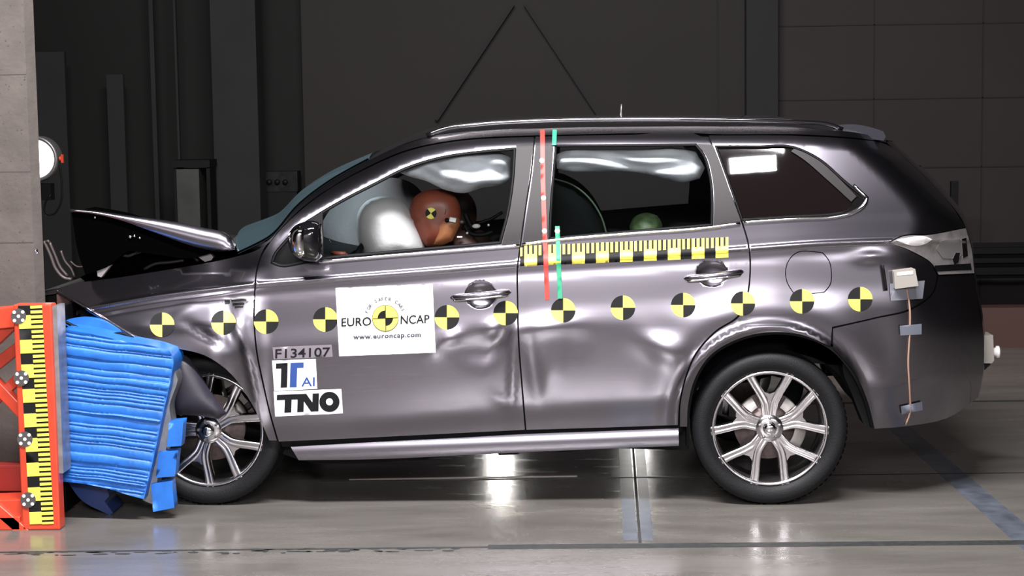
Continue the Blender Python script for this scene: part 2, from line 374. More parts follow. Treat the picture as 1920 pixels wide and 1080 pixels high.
col('pillar_grey', 402, 486, YW-.5, COLM)
col('trim_1', 334, 338, YW-.2, COLM, t=.05)
col('trim_2', 205, 236, YW-.1, WALLB, v0=140, t=.05)
col('trim_3', 288, 296, YW-.1, COLM, t=.05)
col('wall_side_panel', 60, 128, YW-.15, COLM, v0=98, t=.06)
# A-shaped brace on the middle wall
m = MB()
for a, b in (((962, 8), (818, 225)), ((985, 8), (1135, 235))):
    m.bar(P(*a, YW-.05), P(*b, YW-.05), .05, .03)
o = m.build('steel_brace', WALLB); tag(o, 'thin dark A-shaped brace on the brown wall above the car', 'brace')
# guard rail and low kerb wall on the right
m = MB(); a = P(1480, 600, 5.2); b = P(2400, 600, 5.2)
m.box(((a[0]+b[0])/2, 5.3, .15), (b[0]-a[0], .2, .3)); o = m.build('low_kerb_wall', SHDB); tag(o, 'low dark brown kerb wall on the floor behind the car', 'kerb')
g = empty('guard_rail', (P(1900, 500, 6.9)[0], 6.9, 0), 'dark horizontal guard rail in front of the panelled right wall', 'railing')
for vv, hh in ((470, .05), (488, .04), (508, .06)):
    m = MB(); a = P(1420, vv, 6.9); b = P(2400, vv, 6.9); m.box(((a[0]+b[0])/2, 6.9, P(1850, vv, 6.9)[2]), (b[0]-a[0], .06, hh)); m.build('rail', BLACK, g)
m = MB(); a = P(1420, 490, 6.95); b = P(2400, 490, 6.95); m.box(((a[0]+b[0])/2, 6.97, P(1850, 490, 6.9)[2]), (b[0]-a[0], .02, .3)); m.build('back_board', BLACK, g)
for uu in (1450, 1790, 2150):
    m = MB(); x = P(uu, 500, 6.9)[0]; m.box((x, 6.95, .58), (.06, .05, 1.16)); m.build('post', BLACK, g)
# floor joints and tape strips
JM = pm('dark_joint_filler', (.022, .024, .024), 0, .6, noise=(30, .4)); TAPE = pm('blue_grey_floor_tape', (.075, .085, .105), 0, .35, noise=(10, .35))
SCUFF = pm('worn_light_line', (.42, .36, .34), 0, .5)
def strip(name, p0, p1, wpx0, mat, z=.0012):
    a = floor_pt(*p0); b = floor_pt(*p1); m = MB(); d = b-a; d /= np.linalg.norm(d); q = np.array([-d[1], d[0], 0])*wpx0/2
    vs = [a-q, b-q, b+q, a+q]; vs = [np.array([p[0], p[1], z]) for p in vs]+[np.array([p[0], p[1], 0.0002]) for p in vs]
    m.add(vs, [(0, 1, 2, 3), (0, 4, 5, 1), (1, 5, 6, 2), (2, 6, 7, 3), (3, 7, 4, 0)], smooth=False); return structure(name, m, mat)
strip('trim_joint_front', (915, 1026), (2300, 1014), .075, JM)
strip('trim_joint_front_thin', (-200, 1038), (915, 1026), .022, JM)
strip('trim_joint_middle', (600, 903), (2300, 882), .022, JM)
strip('trim_joint_far', (1500, 757), (2300, 747), .05, JM)
strip('trim_line_worn', (655, 899), (1082, 893), .02, SCUFF, .003)
strip('trim_tape_left', (1170, 820), (1182, 1014), .062, TAPE)
strip('trim_tape_right', (1198, 820), (1214, 1014), .05, TAPE)
strip('trim_joint_cross', (1184, 800), (1200, 1018), .012, JM, .002)
strip('trim_tape_diagonal', (1672, 790), (1960, 1040), .13, TAPE, .0008)
# worn chips along the front joint
m = MB()
for k in range(70):
    u = rng.uniform(0, 880); v = 1037-.011*u+rng.uniform(-3, 6); p = floor_pt(u, v); a = rng.uniform(.008, .045); b = rng.uniform(.004, .012); an = rng.uniform(-.3, .3)
    m.add([(p[0]+a*math.cos(t)*rng.uniform(.7, 1.1), p[1]+b*math.sin(t)*rng.uniform(.7, 1.1), .0015) for t in np.linspace(0, 6.28, 8)[:-1]], [tuple(range(7))], smooth=False)
o = m.build('floor_chips', JM); tag(o, 'dark chips of worn filler along the front floor joint', 'chips', kind='stuff')
# dark stains
STAIN = pm('oil_stain', (.07, .065, .065), 0, .3, noise=(6, .3))
# floodlights standing behind the car (hidden by it, seen as floor glare)
def floodlight(px, Y, label, pw, R=.07):
    x = P(px, 850, Y)[0]; e = empty('floodlight', (x, Y, 0), label, 'floodlight', None)
    m = MB(); m.lathe([(.0, .16), (.07, .15), (.13, .05), (.14, 0), (.125, 0)], (x, Y-.02, .42), 0, 32); m.build('housing', BLACK, e)
    m = MB(); m.lathe([(0.0, .0), (.08, 0)], (x, Y-.005, .42), 0, 32); l = m.build('lens', LAMPE, e)
    m = MB(); m.box((x, Y+.06, .015), (.3, .3, .03)); m.box((x-.15, Y+.05, .23), (.02, .03, .42)); m.box((x+.15, Y+.05, .23), (.02, .03, .42)); m.build('stand', STEEL, e)
    area('floodlight_beam', (x, Y-.05, .42), (x*.97, Y-4, .2), .1, .1, pw, (1, .95, .9), 120)
floodlight(938, 3.2, 'round floodlight on a floor stand behind the middle of the car', 1.2)
floodlight(1196, 3.6, 'round floodlight on a floor stand behind the rear door of the car', .4)
# ------------------------------------------------------------------ car side surface
Cc = pchip([60, 180, 300, 400, 480, 607, 800, 970, 1180, 1410, 1560, 1680, 1840], [600, 577, 556, 543, 534, 524, 509, 495, 482, 466, 456, 452, 450])
Wt = pchip([500, 560, 640, 700, 760, 830, 900, 968, 1180, 1400, 1490, 1560, 1620, 1700], [482, 421, 373, 342, 312, 291, 281, 276, 271, 271, 272, 279, 286, 310])
Dp = pchip([60, 200, 300, 320, 360, 400, 470, 510], [200, 120, 62, 49, 30, 25, 29, 25])
Prof = pchip([-420, -260, -60, -35, -16, -7, 0, 6, 16, 34, 80, 130, 200, 260, 300, 330, 360, 420],
             [.43, .262, .052, .034, .019, .012, .000, .010, .010, .006, -.001, -.010, -.004, .010, .034, .051, .071, .12])
Rr = pchip([200, 262, 300, 350, 425, 470, 512, 640, 700, 745, 800], [1640, 1660, 1702, 1754, 1811, 1822, 1826, 1845, 1843, 1834, 1815])
DENTS = [
    (1022, 614, 56, 17, -8, -.0085), (1243, 654, 48, 26, 24, -.0150), (842, 636, 26, 16, -10, -.0125), (922, 616, 18, 13, -20, -.006), (1632, 480, 30, 12, -3, -.0075), (812, 655, 20, 16, 0, -.006), (1040, 690, 20, 34, 10, -.004),  # u, v, su, sv, angle, amp
    (905, 655, 42, 26, -20, .010), (962, 690, 9, 70, 2, -.006), (935, 640, 12, 40, 35, .006), (1085, 645, 30, 24, 0, .004),
    (845, 640, 40, 22, 10, .006), (1000, 690, 14, 55, -8, .007), (940, 750, 26, 12, 20, -.003),
    (385, 628, 34, 10, 30, .009), (440, 600, 10, 34, -12, .006), (340, 590, 14, 44, 55, -.005), (268, 612, 26, 9, -5, -.004), (470, 700, 7, 60, -12, .010)]
def side(u, v):
    u = np.asarray(u, float); v = np.asarray(v, float); s = v-Cc(u); Y = Prof(s)
    # crease softens toward nose
    k = sstep(520, 400, u)
    Y = Y+k*.0028*(lambda q: np.minimum(np.where(q < 6, q*q/12, q-3), Dp(u)))(np.maximum(0, -s))
    Y = Y-sstep(510, 390, u)*.0012*(lambda q: np.where(q < 8, q*q/16, np.where(q < 60, q-4, 56+20*(1-np.exp(-(q-60)/20)))))(np.maximum(0, s))
    Y = Y-k*.010*np.exp(-((s-10)/8.0)**2)*sstep(-1, 6, s)
    r = np.maximum(0, Wt(u)+1-v); Y = Y+.00013*np.minimum(r, 60)**1.8*sstep(460, 620, u)
    Y = Y+.06*(np.maximum(0, 480-u)/400)**2
    e = Rr(v)-u; rg = 95+85*sstep(390, 500, v); Y = Y+.30*np.clip(1-e/rg, 0, 1.3)**2.5+.05*sstep(1450, 1850, u)
    # wheel arch lips
    for cu, cv, ra in ((1443, 790, 168),):
        d = np.hypot(u-cu, v-cv); Y = Y-.022*np.exp(-((d-ra-6)/13)**2)*(v < 830)-.012*np.exp(-((d-ra-40)/40)**2)
    for a, b, su, sv, an, am in DENTS:
        c, s_ = math.cos(math.radians(an)), math.sin(math.radians(an)); x = (u-a)*c+(v-b)*s_; y = -(u-a)*s_+(v-b)*c
        Y = Y+am*np.exp(-(x/su)**2-(y/sv)**2)
    for a, b, ra, rb in ((901, 553, 30, 25), (1335, 512, 30, 25)):
        q = ((u-a)/ra)**2+((v-b)/rb)**2; Y = Y+.03*np.clip(1-q, 0, 1)**.8
    return Y
def sideo(off): return lambda u, v: side(u, v)+off
YC = .90
W_car = P(960, 900, .9)
car = empty('car', (W_car[0], .9, 0), 'grey metallic station wagon with a crumpled front against the blue barrier', 'car')
def both(mb, name, mat, parent=None, label=None, far=True):
    o = mb.build(name, mat, parent or car)
    if label: o['label'] = label
    if far: mb.mirrored(YC).build(name, mat, car)
    return o
CUPX = np.array([(a+r*k*math.cos(t), b+q*k*math.sin(t)) for a, b, r, q in ((901, 553, 30, 25), (1335, 512, 30, 25)) for k in (.2, .4, .6, .8, .93, 1.02, 1.12) for t in np.linspace(0, 6.28, 30)[:-1]])
FWIN = [(507, 494), (510, 482), (534, 450), (560, 424), (590, 404), (640, 374), (700, 343), (760, 313), (830, 292), (900, 282), (968, 276), (965, 330), (955, 400), (940, 458), (860, 465), (700, 479), (600, 489), (560, 497), (525, 501)]
RWIN = [(1040, 271), (1180, 270), (1306, 269), (1322, 290), (1334, 330), (1338, 380), (1337, 424), (1180, 437), (1028, 450), (1030, 400)]
QWIN = [(1339, 272), (1420, 272), (1490, 274), (1530, 292), (1590, 342), (1622, 368), (1622, 380), (1600, 396), (1570, 403), (1500, 408), (1390, 415), (1370, 358)]
ARCH = [(1288, 836), (1290, 760), (1302, 712), (1330, 668), (1380, 637), (1440, 623), (1500, 627), (1560, 652), (1600, 697), (1625, 750), (1638, 803)]
FDOOR = [(480, 535), (478, 600), (483, 660), (495, 720), (509, 780), (523, 828), (700, 820), (860, 812), (984, 806), (977, 720), (971, 640), (969, 560), (969, 500), (974, 462), (984, 390), (995, 320), (1001, 257), (934, 259), (856, 265), (760, 285), (684, 318), (622, 352), (561, 397), (520, 438), (503, 460), (494, 474), (487, 492), (482, 512)]
RDOOR = [(1004, 256), (1180, 253), (1308, 253), (1326, 262), (1345, 300), (1368, 365), (1390, 418), (1403, 466), (1405, 510), (1399, 556), (1386, 588), (1340, 621), (1305, 660), (1282, 715), (1273, 760), (1271, 797), (1120, 802), (987, 806), (980, 720), (974, 640), (972, 560), (972, 500), (977, 462), (987, 390), (998, 320)]
FEND = [(64, 557), (130, 534), (220, 521), (320, 505), (400, 491), (440, 482), (485, 467), (500, 457), (491, 473), (484, 491), (479, 512), (477, 535), (475, 600), (480, 660), (492, 720), (506, 780), (519, 826), (505, 826), (489, 790), (465, 745), (432, 700), (385, 667), (330, 653), (268, 642), (235, 623), (170, 584), (110, 550)]
FLAP = [(1482, 485), (1495, 474), (1520, 472), (1542, 475), (1553, 488), (1558, 510), (1555, 535), (1545, 547), (1515, 550), (1488, 548), (1477, 530), (1474, 505)]
QUART = [(1329, 254), (1500, 255), (1560, 258), (1610, 262), (1660, 270), (1702, 302), (1754, 352), (1790, 394), (1810, 426), (1740, 439), (1690, 442), (1667, 454), (1712, 474), (1748, 498), (1757, 518), (1750, 545), (1713, 575), (1640, 595), (1560, 613), (1557, 649)]+ARCH[:7][::-1][0:0]
QUART = QUART+[(1500, 627), (1440, 623), (1380, 637), (1330, 668), (1302, 712), (1290, 760), (1288, 800), (1275, 800), (1276, 760), (1285, 716), (1308, 662), (1343, 623), (1389, 590), (1402, 557), (1408, 510), (1406, 465), (1393, 417), (1371, 364), (1348, 299)]
CANT = [(488, 462), (504, 450), (561, 386), (622, 341), (684, 305), (760, 270), (830, 252), (900, 245), (1000, 241), (1165, 238), (1400, 238), (1500, 240), (1560, 244), (1620, 251), (1662, 262), (1661, 267), (1610, 259), (1560, 255), (1500, 252), (1330, 251), (1308, 250), (1180, 250), (1004, 254), (934, 256), (856, 262), (760, 282), (684, 315), (622, 349), (561, 394), (520, 435), (503, 456)]
BUMP = [(1562, 616), (1640, 598), (1715, 578), (1753, 547), (1760, 518), (1826, 515), (1836, 580), (1845, 640), (1843, 700), (1834, 745), (1782, 781), (1700, 799), (1640, 804), (1626, 750), (1601, 697), (1562, 653)]
TAIL = [(1669, 455), (1692, 444), (1740, 441), (1811, 428), (1822, 470), (1827, 512), (1760, 515), (1750, 497), (1714, 473)]
m = MB(); m.panel([FEND], side, 7); both(m, 'front_fender', PAINT, None, 'crumpled near-side front fender')
l_ = smooth_loop([(108, 548), (140, 564), (170, 583), (205, 604), (235, 622), (262, 637), (272, 642)], 6, False, 90); m = MB(); m.tube(P(l_[:, 0], l_[:, 1], side(l_[:, 0], l_[:, 1])-.004), .0085, 0, 12); m.build('folded_edge', PAINT, car)
m = MB(); m.panel([FDOOR, FWIN], side, 9, extra=CUPX); fdoor = both(m, 'front_door', PAINT)
m = MB(); m.panel([RDOOR, RWIN], side, 9, extra=CUPX); rdoor = both(m, 'rear_door', PAINT)
m = MB(); m.panel([QUART, QWIN, [(1515+(a-1515)*1.04, 511+(b-511)*1.04) for a, b in FLAP]], side, 9); quart = both(m, 'rear_quarter_panel', PAINT)
m = MB(); m.panel([CANT], side, 7); both(m, 'roof_side_pillar', PAINT)
m = MB(); m.panel([FLAP], side, 9); m.build('fuel_flap', PAINT, quart)
m = MB(); m.panel([BUMP], side, 9, thick=.05); both(m, 'rear_bumper', PAINT)
m = MB(); m.panel([TAIL], sideo(-.008), 6, thick=.05); tl = both(m, 'tail_light', LENS)
m = MB(); m.panel([[(1752, 498), (1820, 494), (1822, 506), (1756, 509)]], sideo(-.012), 7, thick=.01); m.build('lens_strip', BLACK, tl)
m = MB(); m.panel([[(1765, 452), (1800, 446), (1812, 470), (1795, 486), (1768, 484), (1756, 468)]], sideo(-.014), 7, thick=.01); m.build('lamp_reflector', pm('lamp_inner_grey', (.30, .29, .29), .5, .3, 1.0, .02), tl)
m = MB(); m.panel([[(1680, 450), (1700, 446), (1738, 444), (1748, 449), (1738, 456), (1690, 455)]], sideo(-.012), 6, thick=.01); m.build('lamp_highlight_strip', pm('painted_highlight', (.8, .78, .78), .3, .3), tl)  # pale piece standing in for the bright highlight on the lens
for q_ in ([(1803, 448), (1812, 446), (1815, 480), (1806, 484)], [(1786, 486), (1792, 474), (1800, 474), (1797, 492), (1790, 496)]):
    m = MB(); m.panel([q_], sideo(-.016), 5, thick=.01); m.build('lamp_facet', CHROME, tl)
# inner liner following the side: closes the shut lines with black and is the inner door trim
INN = [(130, 560), (250, 540), (400, 505), (500, 466), (561, 395), (622, 350), (684, 315), (760, 280), (830, 260), (900, 252), (1000, 247), (1400, 245), (1560, 250), (1650, 268), (1700, 308), (1780, 400), (1810, 440), (1820, 500), (1835, 640), (1825, 740), (1700, 790), (1650, 795), (1630, 740), (1600, 690), (1560, 645), (1500, 620), (1440, 615), (1380, 630), (1325, 662), (1296, 710), (1283, 760), (1280, 810), (700, 830), (530, 838), (500, 780), (470, 720), (440, 680), (390, 655), (280, 630), (200, 590)]
grow = lambda L, k, c=None: [((c or np.mean(L, 0))[0]+(a-(c or tuple(np.mean(L, 0)))[0])*k, (c or tuple(np.mean(L, 0)))[1]+(b-(c or tuple(np.mean(L, 0)))[1])*k) for a, b in L]
m = MB(); m.panel([INN, grow(FWIN, .985, (760, 400)), grow(RWIN, .985, (1190, 350)), grow(QWIN, .98, (1480, 345))], sideo(.028), 14, thick=.02)
both(m, 'inner_liner', BLACK)
# rocker panel
m = MB(); m.panel([[(545, 838), (700, 829), (860, 821), (984, 814), (1120, 809), (1272, 803), (1273, 836), (1120, 842), (984, 848), (860, 854), (700, 861), (560, 863)]], lambda u, v: .03+.04*((v-(835-(u-984)*.040))/40)**2, 8, thick=.12)
both(m, 'rocker_panel', PAINT)
# rear arch lip
arc = smooth_loop(ARCH, 8, False)
def lip(off_in, off_out, c=(1443, 780)):
    o = []; i = []
    for a in arc:
        d = (a-np.array(c)); d /= np.linalg.norm(d); o.append(tuple(a+d*off_out)); i.append(tuple(a+d*off_in))
    return o+i[::-1]
m = MB(); m.panel([lip(-5, 1)], lambda u, v: side(u, v)+.006, 6, thick=.06); both(m, 'arch_trim', BLACK)
# glazing
m = MB(); m.panel([FWIN], sideo(.014), 14, thick=.004); both(m, 'window_glass', GLASS)
m = MB(); m.panel([RWIN], sideo(.014), 14, thick=.004); both(m, 'window_glass', GLASS)
m = MB(); m.panel([QWIN], sideo(.012), 12, thick=.004); both(m, 'quarter_glass', PRIV, None, 'dark privacy glass')
# black edge seals around the panes
def ring(L, t, c=None):
    l = smooth_loop(L, 6); n = len(l); out = []
    for i in range(n):
        tg = l[(i+1) % n]-l[i-1]; tg /= np.linalg.norm(tg)+1e-9; nr = np.array([tg[1], -tg[0]]); out.append(l[i]-nr*t)
    ar = lambda q: abs(sum(q[i][0]*q[(i+1) % n][1]-q[(i+1) % n][0]*q[i][1] for i in range(n)))
    if ar(np.array(out)) > ar(l): out = [2*l[i]-out[i] for i in range(n)]
    return np.array(out)
def frame_ring(L, t, off, name, mat, thick=.012, par=None):
    mb = MB(); o = smooth_loop(L, 6); i = ring(L, t); n = len(o)
    A = P(o[:, 0], o[:, 1], side(o[:, 0], o[:, 1])+off); B = P(i[:, 0], i[:, 1], side(i[:, 0], i[:, 1])+off)
    mid = (o+i)/2; Mi = P(mid[:, 0], mid[:, 1], side(mid[:, 0], mid[:, 1])+off-.004); B2 = B+np.array([0, thick, 0]); A2 = A+np.array([0, thick, 0])
    vs = np.vstack([A2, A, Mi, B, B2]); f = [(r*n+k, r*n+(k+1) % n, (r+1)*n+(k+1) % n, (r+1)*n+k) for r in range(4) for k in range(n)]
    ar = sum(o[q][0]*o[(q+1) % n][1]-o[(q+1) % n][0]*o[q][1] for q in range(n))
    if ar > 0: pass
    else: f = [q[::-1] for q in f]
    mb.add(vs, f); return mb
for L, t in ((FWIN, 6), (RWIN, 5)): both(frame_ring(L, t, .006, '', None), 'window_seal', BLACK)
both(frame_ring(QWIN, 5, .002, '', None), 'window_seal', BLACK)
# chrome belt mouldings
def belt(pts, r, name='belt_moulding', mat=CHROME, off=-.006, par=None, far=True):
    l = smooth_loop(pts, 10, False); mb = MB(); mb.tube(P(l[:, 0], l[:, 1], side(l[:, 0], l[:, 1])+off), r, 0, 10)
    o = mb.build(name, mat, par or car)
    if far: mb.mirrored(YC).build(name, mat, car)
    return o
belt([(598, 491), (700, 482), (860, 469), (974, 460)], .0075, par=fdoor)
belt([(979, 458), (1040, 450), (1180, 438), (1336, 426), (1388, 419)], .0075, par=rdoor)
belt([(1394, 417), (1500, 410), (1572, 405), (1602, 397), (1624, 379), (1626, 371), (1600, 347)], .0078, par=quart)
m = MB(); m.panel([[(1592, 392), (1604, 374), (1612, 371), (1624, 374), (1622, 382), (1604, 396), (1580, 403), (1576, 400)]], sideo(-.006), 5, thick=.01); m.build('chrome_corner', CHROME, quart)
m = MB(); m.panel([[(1490, 277), (1512, 283), (1560, 322), (1606, 368), (1596, 378), (1550, 336), (1500, 294), (1484, 284)]], sideo(.002), 6, thick=.008); m.build('window_edge_trim', SATIN, quart)
# satin B pillar and rear door pillar covers
m = MB(); m.panel([[(968, 272), (1000, 270), (994, 322), (984, 392), (974, 455), (941, 459), (955, 400), (965, 330)]], sideo(-.004), 8, thick=.004); m.build('pillar_cover', SATIN, fdoor)
m = MB(); m.panel([[(1004, 270), (1038, 271), (1030, 400), (1027, 449), (980, 454), (989, 392), (999, 322)]], sideo(-.004), 8, thick=.004); m.build('pillar_cover', SATIN, rdoor)
m = MB(); m.panel([[(1308, 270), (1336, 271), (1352, 310), (1370, 362), (1389, 414), (1338, 422), (1339, 380), (1335, 330), (1323, 290)]], sideo(-.004), 8, thick=.004); m.build('pillar_cover', SATIN, rdoor)
# door handles
for a, b, par in (((846, 558), (957, 547), fdoor), ((1284, 522), (1393, 509), rdoor)):
    A = P(*a, float(side(*a))-.004); B = P(*b, float(side(*b))-.004); md = (A+B)/2+np.array([0, -.035, .003])
    pts = [A+(B-A)*t+np.array([0, -.036*math.sin(math.pi*t)**.6, 0]) for t in np.linspace(0, 1, 22)]
    m = MB(); m.tube(pts, [.008+.0085*math.sin(math.pi*t)**.35 if 0 < t < 1 else .006 for t in np.linspace(0, 1, 22)], 0, 14); h = m.build('door_handle', PAINT, par)
    m = MB(); m.tube([p+np.array([0, -.0125, -.0115]) for p in pts[1:-1]], .0042, 0, 8); m.build('chrome_strip', CHROME, h)
# chrome badge on the fender (three raised bars and a plate)
m = MB()
for (a, b, c, d) in ((421, 563, 431, 569), (434, 560, 462, 565), (436, 568, 458, 573), (440, 574, 456, 578), (462, 566, 474, 571), (464, 574, 475, 578), (470, 556, 477, 562)):
    m.panel([[(a, b), (c, b-1), (c, d-1), (a, d)]], sideo(-.005), 4, thick=.005)
m.build('badge', CHROME, car)
# ------------------------------------------------------------------ roof, windshield, hood, tailgate
def loft(edge, bulge, nt=28, pw=2.4):
    """edge: world points on near side; mirrored to the far side; bulge(i)->vector at the middle"""
    mb = MB(); n = len(edge); vs = []
    for i, e in enumerate(edge):
        b = np.array(bulge(i/(n-1)))
        for k in range(nt+1):
            t = k/nt; w_ = 1-abs(2*t-1)**pw; y = e[1]+(2*YC-2*e[1])*t
            vs.append((e[0]+b[0]*w_, y, e[2]+b[2]*w_))
    f = [(i*(nt+1)+k, i*(nt+1)+k+1, (i+1)*(nt+1)+k+1, (i+1)*(nt+1)+k) for i in range(n-1) for k in range(nt)]
    mb.add(vs, f); return mb
E = smooth_loop([(690, 301), (722, 286), (760, 269), (830, 252), (900, 246), (1000, 242), (1165, 239), (1400, 239), (1500, 241), (1560, 245), (1620, 252), (1662, 263)], 14, False)
Ew = P(E[:, 0], E[:, 1], side(E[:, 0], E[:, 1])+.003)
m = loft(Ew, lambda t: (0, 0, .055*min(1, .5+t*2, .4+(1-t)*3))); m.build('roof', PAINT, car)
WS = smooth_loop([(446, 476), (480, 460), (504, 447), (561, 385), (622, 339), (660, 317), (692, 300)], 12, False)
Ww = P(WS[:, 0], WS[:, 1], side(WS[:, 0], WS[:, 1])+.004)
m = loft(Ww, lambda t: (-.09*(1-t*.75), 0, .085*(1-t*.66))); m.build('windshield', WGLASS, car)
m = MB(); m.tube(Ww+np.array([-.003, .01, .003]), .007, 0, 8); m.build('windshield_seal', SOOT, car)
TG = np.array([(float(Rr(v))-1, v) for v in np.linspace(266, 790, 44)]); TG[:, 0] = np.where(TG[:, 1] > 745, TG[:, 0]-((TG[:, 1]-745)*1.2), TG[:, 0])
Tw = P(TG[:, 0], TG[:, 1], side(TG[:, 0], TG[:, 1])+.003)
m = loft(Tw, lambda t: (.07, 0, 0), pw=2.8); m.build('tailgate', PAINT, car)
m = loft(Tw[4:17]+np.array([.012, .06, 0]), lambda t: (.07, 0, 0), pw=2.8); m.build('rear_window', PRIV, car)
# spoiler
sp = [(1572, 234), (1600, 233), (1630, 238), (1656, 246), (1661, 256), (1657, 264), (1620, 258), (1590, 248)]
m = MB(); l = smooth_loop(sp, 8); V, T = tri_fill([l], 8); A = P(V[:, 0], V[:, 1], .42+0*V[:, 0]); Bq = A.copy(); Bq[:, 1] = 2*YC-.42; m.add(A, T); m.add(Bq, T[:, ::-1])
lw = P(l[:, 0], l[:, 1], .42+0*l[:, 0]); lb = lw.copy(); lb[:, 1] = 2*YC-.42; n = len(l); m.add(np.vstack([lw, lb]), [(i, (i+1) % n, n+(i+1) % n, n+i) for i in range(n)]); m.build('roof_spoiler', pm('dark_slate_gloss', (.03, .03, .04), .6, .2, 1.0, .03), car)
# roof rails
l = smooth_loop([(800, 254), (830, 243), (900, 233), (1000, 227), (1165, 224), (1400, 226), (1500, 229), (1560, 235), (1580, 243)], 12, False)
m = MB(); m.tube(P(l[:, 0], l[:, 1], .37+0*l[:, 0]), .011, 0, 12); both(m, 'roof_rail', GLOSSBLK)
m = MB(); a = P(1164, 220, .9); m.tube([a+np.array([0, 0, -.03]), a, a+np.array([0.002, 0, .03]), a+np.array([.004, 0, .065])], [.016, .009, .004, .003], 0, 10); m.build('antenna', STEEL, car)
# hood: buckled up
hu = [(131, 391), (175, 394), (230, 402), (300, 412), (380, 427), (428, 441), (440, 464)]
hl = [(131, 395), (175, 400), (230, 414), (300, 440), (370, 464), (415, 472), (441, 468)]
def hood():
    mb = MB(); A = smooth_loop(hu, 12, False, 90); B = smooth_loop(hl, 12, False, 90); n = 26
    ia = np.linspace(0, len(A)-1, n); ib = np.linspace(0, len(B)-1, n)
    A = np.stack([np.interp(ia, range(len(A)), A[:, j]) for j in (0, 1)], -1); B = np.stack([np.interp(ib, range(len(B)), B[:, j]) for j in (0, 1)], -1)
    rows = []; wb = P(B[:, 0], B[:, 1], .17+0*B[:, 0]); wa = P(A[:, 0], A[:, 1], .188+0*A[:, 0]); rows.append(wb); rows.append(wb*.5+wa*.5+np.array([0, -.004, .001])); rows.append(wa)
    K = 18
    for k in range(1, K):
        t = k/K; w_ = 1-abs(2*t-1)**2.2; q = wa.copy(); q[:, 1] = wa[:, 1]+(2*YC-2*wa[:, 1])*t
        q[:, 2] -= .16*t; q[:, 2] += .003*np.sin(np.arange(n)*.5+k*.5); rows.append(q)
    fa = wa.copy(); fa[:, 1] = 2*YC-wa[:, 1]; fa[:, 2] -= .16; fb = wb.copy(); fb[:, 1] = 2*YC-wb[:, 1]; fb[:, 2] -= .16; rows += [fa, fb]
    V = np.vstack(rows); mb.add(V, [(r*n+i, r*n+i+1, (r+1)*n+i+1, (r+1)*n+i) for r in range(len(rows)-1) for i in range(n-1)]); return mb
m = hood(); o = m.build('hood', PAINT, car); md = o.modifiers.new('solid', 'SOLIDIFY'); md.thickness = .012; md.offset = -1
o['label'] = 'buckled hood tilted up at its front edge'
def slab(mb, loop, Y0, Y1, step=12, mi=0, sm=True):
    l = smooth_loop(loop, step); V, T = tri_fill([l], step); A = P(V[:, 0], V[:, 1], Y0+0*V[:, 0]); B = A.copy(); B[:, 1] = Y1; mb.add(A, T, mi, smooth=False); mb.add(B, T[:, ::-1], mi, smooth=False)
    a = P(l[:, 0], l[:, 1], Y0+0*l[:, 0]); b = a.copy(); b[:, 1] = Y1; n = len(l); ar = sum(l[i][0]*l[(i+1) % n][1]-l[(i+1) % n][0]*l[i][1] for i in range(n))
    f = [(i, (i+1) % n, n+(i+1) % n, n+i) for i in range(n)]
    mb.add(np.vstack([a, b]), f if ar > 0 else [q[::-1] for q in f], mi, smooth=False)
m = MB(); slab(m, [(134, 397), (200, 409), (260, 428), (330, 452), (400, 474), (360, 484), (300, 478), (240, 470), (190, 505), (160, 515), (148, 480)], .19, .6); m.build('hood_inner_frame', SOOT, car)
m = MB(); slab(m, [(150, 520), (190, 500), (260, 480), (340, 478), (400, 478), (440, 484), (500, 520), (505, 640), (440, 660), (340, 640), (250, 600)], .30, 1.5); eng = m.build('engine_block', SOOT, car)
m = MB(); m.box(P(200, 478, .28), (.034, .05, .036)); m.build('white_cap', WPL, eng, bevel=.004)
m = MB(); slab(m, [(180, 493), (213, 490), (196, 512), (190, 520), (183, 518)], .26, .36, 6); m.build('washer_bottle', WPL, eng)
m = MB(); slab(m, [(345, 458), (358, 462), (392, 473), (400, 482), (396, 488), (384, 491), (364, 476)], .22, .26, 6); m.build('hinge_bracket', STEEL, car)
m = MB()
for (a, b, r) in ((244, 444, .009), (252, 442, .008), (262, 446, .006), (178, 408, .006)): m = MB(); m.ball(P(a, b, .185), r); m.build('bright_bolt', CHROME, eng)
m = MB()
for pts in ([(160, 455), (175, 470), (172, 490), (185, 505)], [(215, 470), (240, 480), (262, 470), (300, 476)], [(270, 505), (290, 495), (318, 492), (345, 488)], [(330, 482), (345, 475), (360, 480), (372, 490)]):
    l = smooth_loop(pts, 6, False, 90); m.tube(P(l[:, 0], l[:, 1], .25+0*l[:, 0]), .008, 0, 8)
m.build('engine_hose', SATIN, eng)
# twisted front end: bent rails and radiator support ahead of the fender
m = MB()
for pts, r in (([(82, 452), (95, 480), (105, 505), (122, 522), (135, 524)], .012), ([(93, 455), (103, 478), (114, 503), (127, 518)], .010), ([(85, 455), (90, 452), (93, 456)], .01), ([(114, 470), (122, 490), (134, 505), (140, 520)], .008), ([(132, 490), (145, 500), (158, 500)], .006)):
    l = smooth_loop(pts, 5, False, 90); m.tube(P(l[:, 0], l[:, 1], .34+0*l[:, 0]), r*.8, 0, 8)
m.build('bent_front_rail', pm('bent_rail_steel', (.09, .07, .07), .5, .45), car)
m = MB(); slab(m, [(56, 566), (66, 550), (84, 545), (120, 540), (150, 545), (190, 575), (240, 612), (262, 640), (200, 636), (140, 602), (112, 600), (104, 575), (70, 572)], .24, 1.5, 10); m.build('front_bumper_remains', BLACK, car)
m = MB(); slab(m, [(106, 552), (140, 566), (145, 590), (128, 598), (108, 585)], .18, .24, 8); m.build('bumper_fragment', SHDB, car)
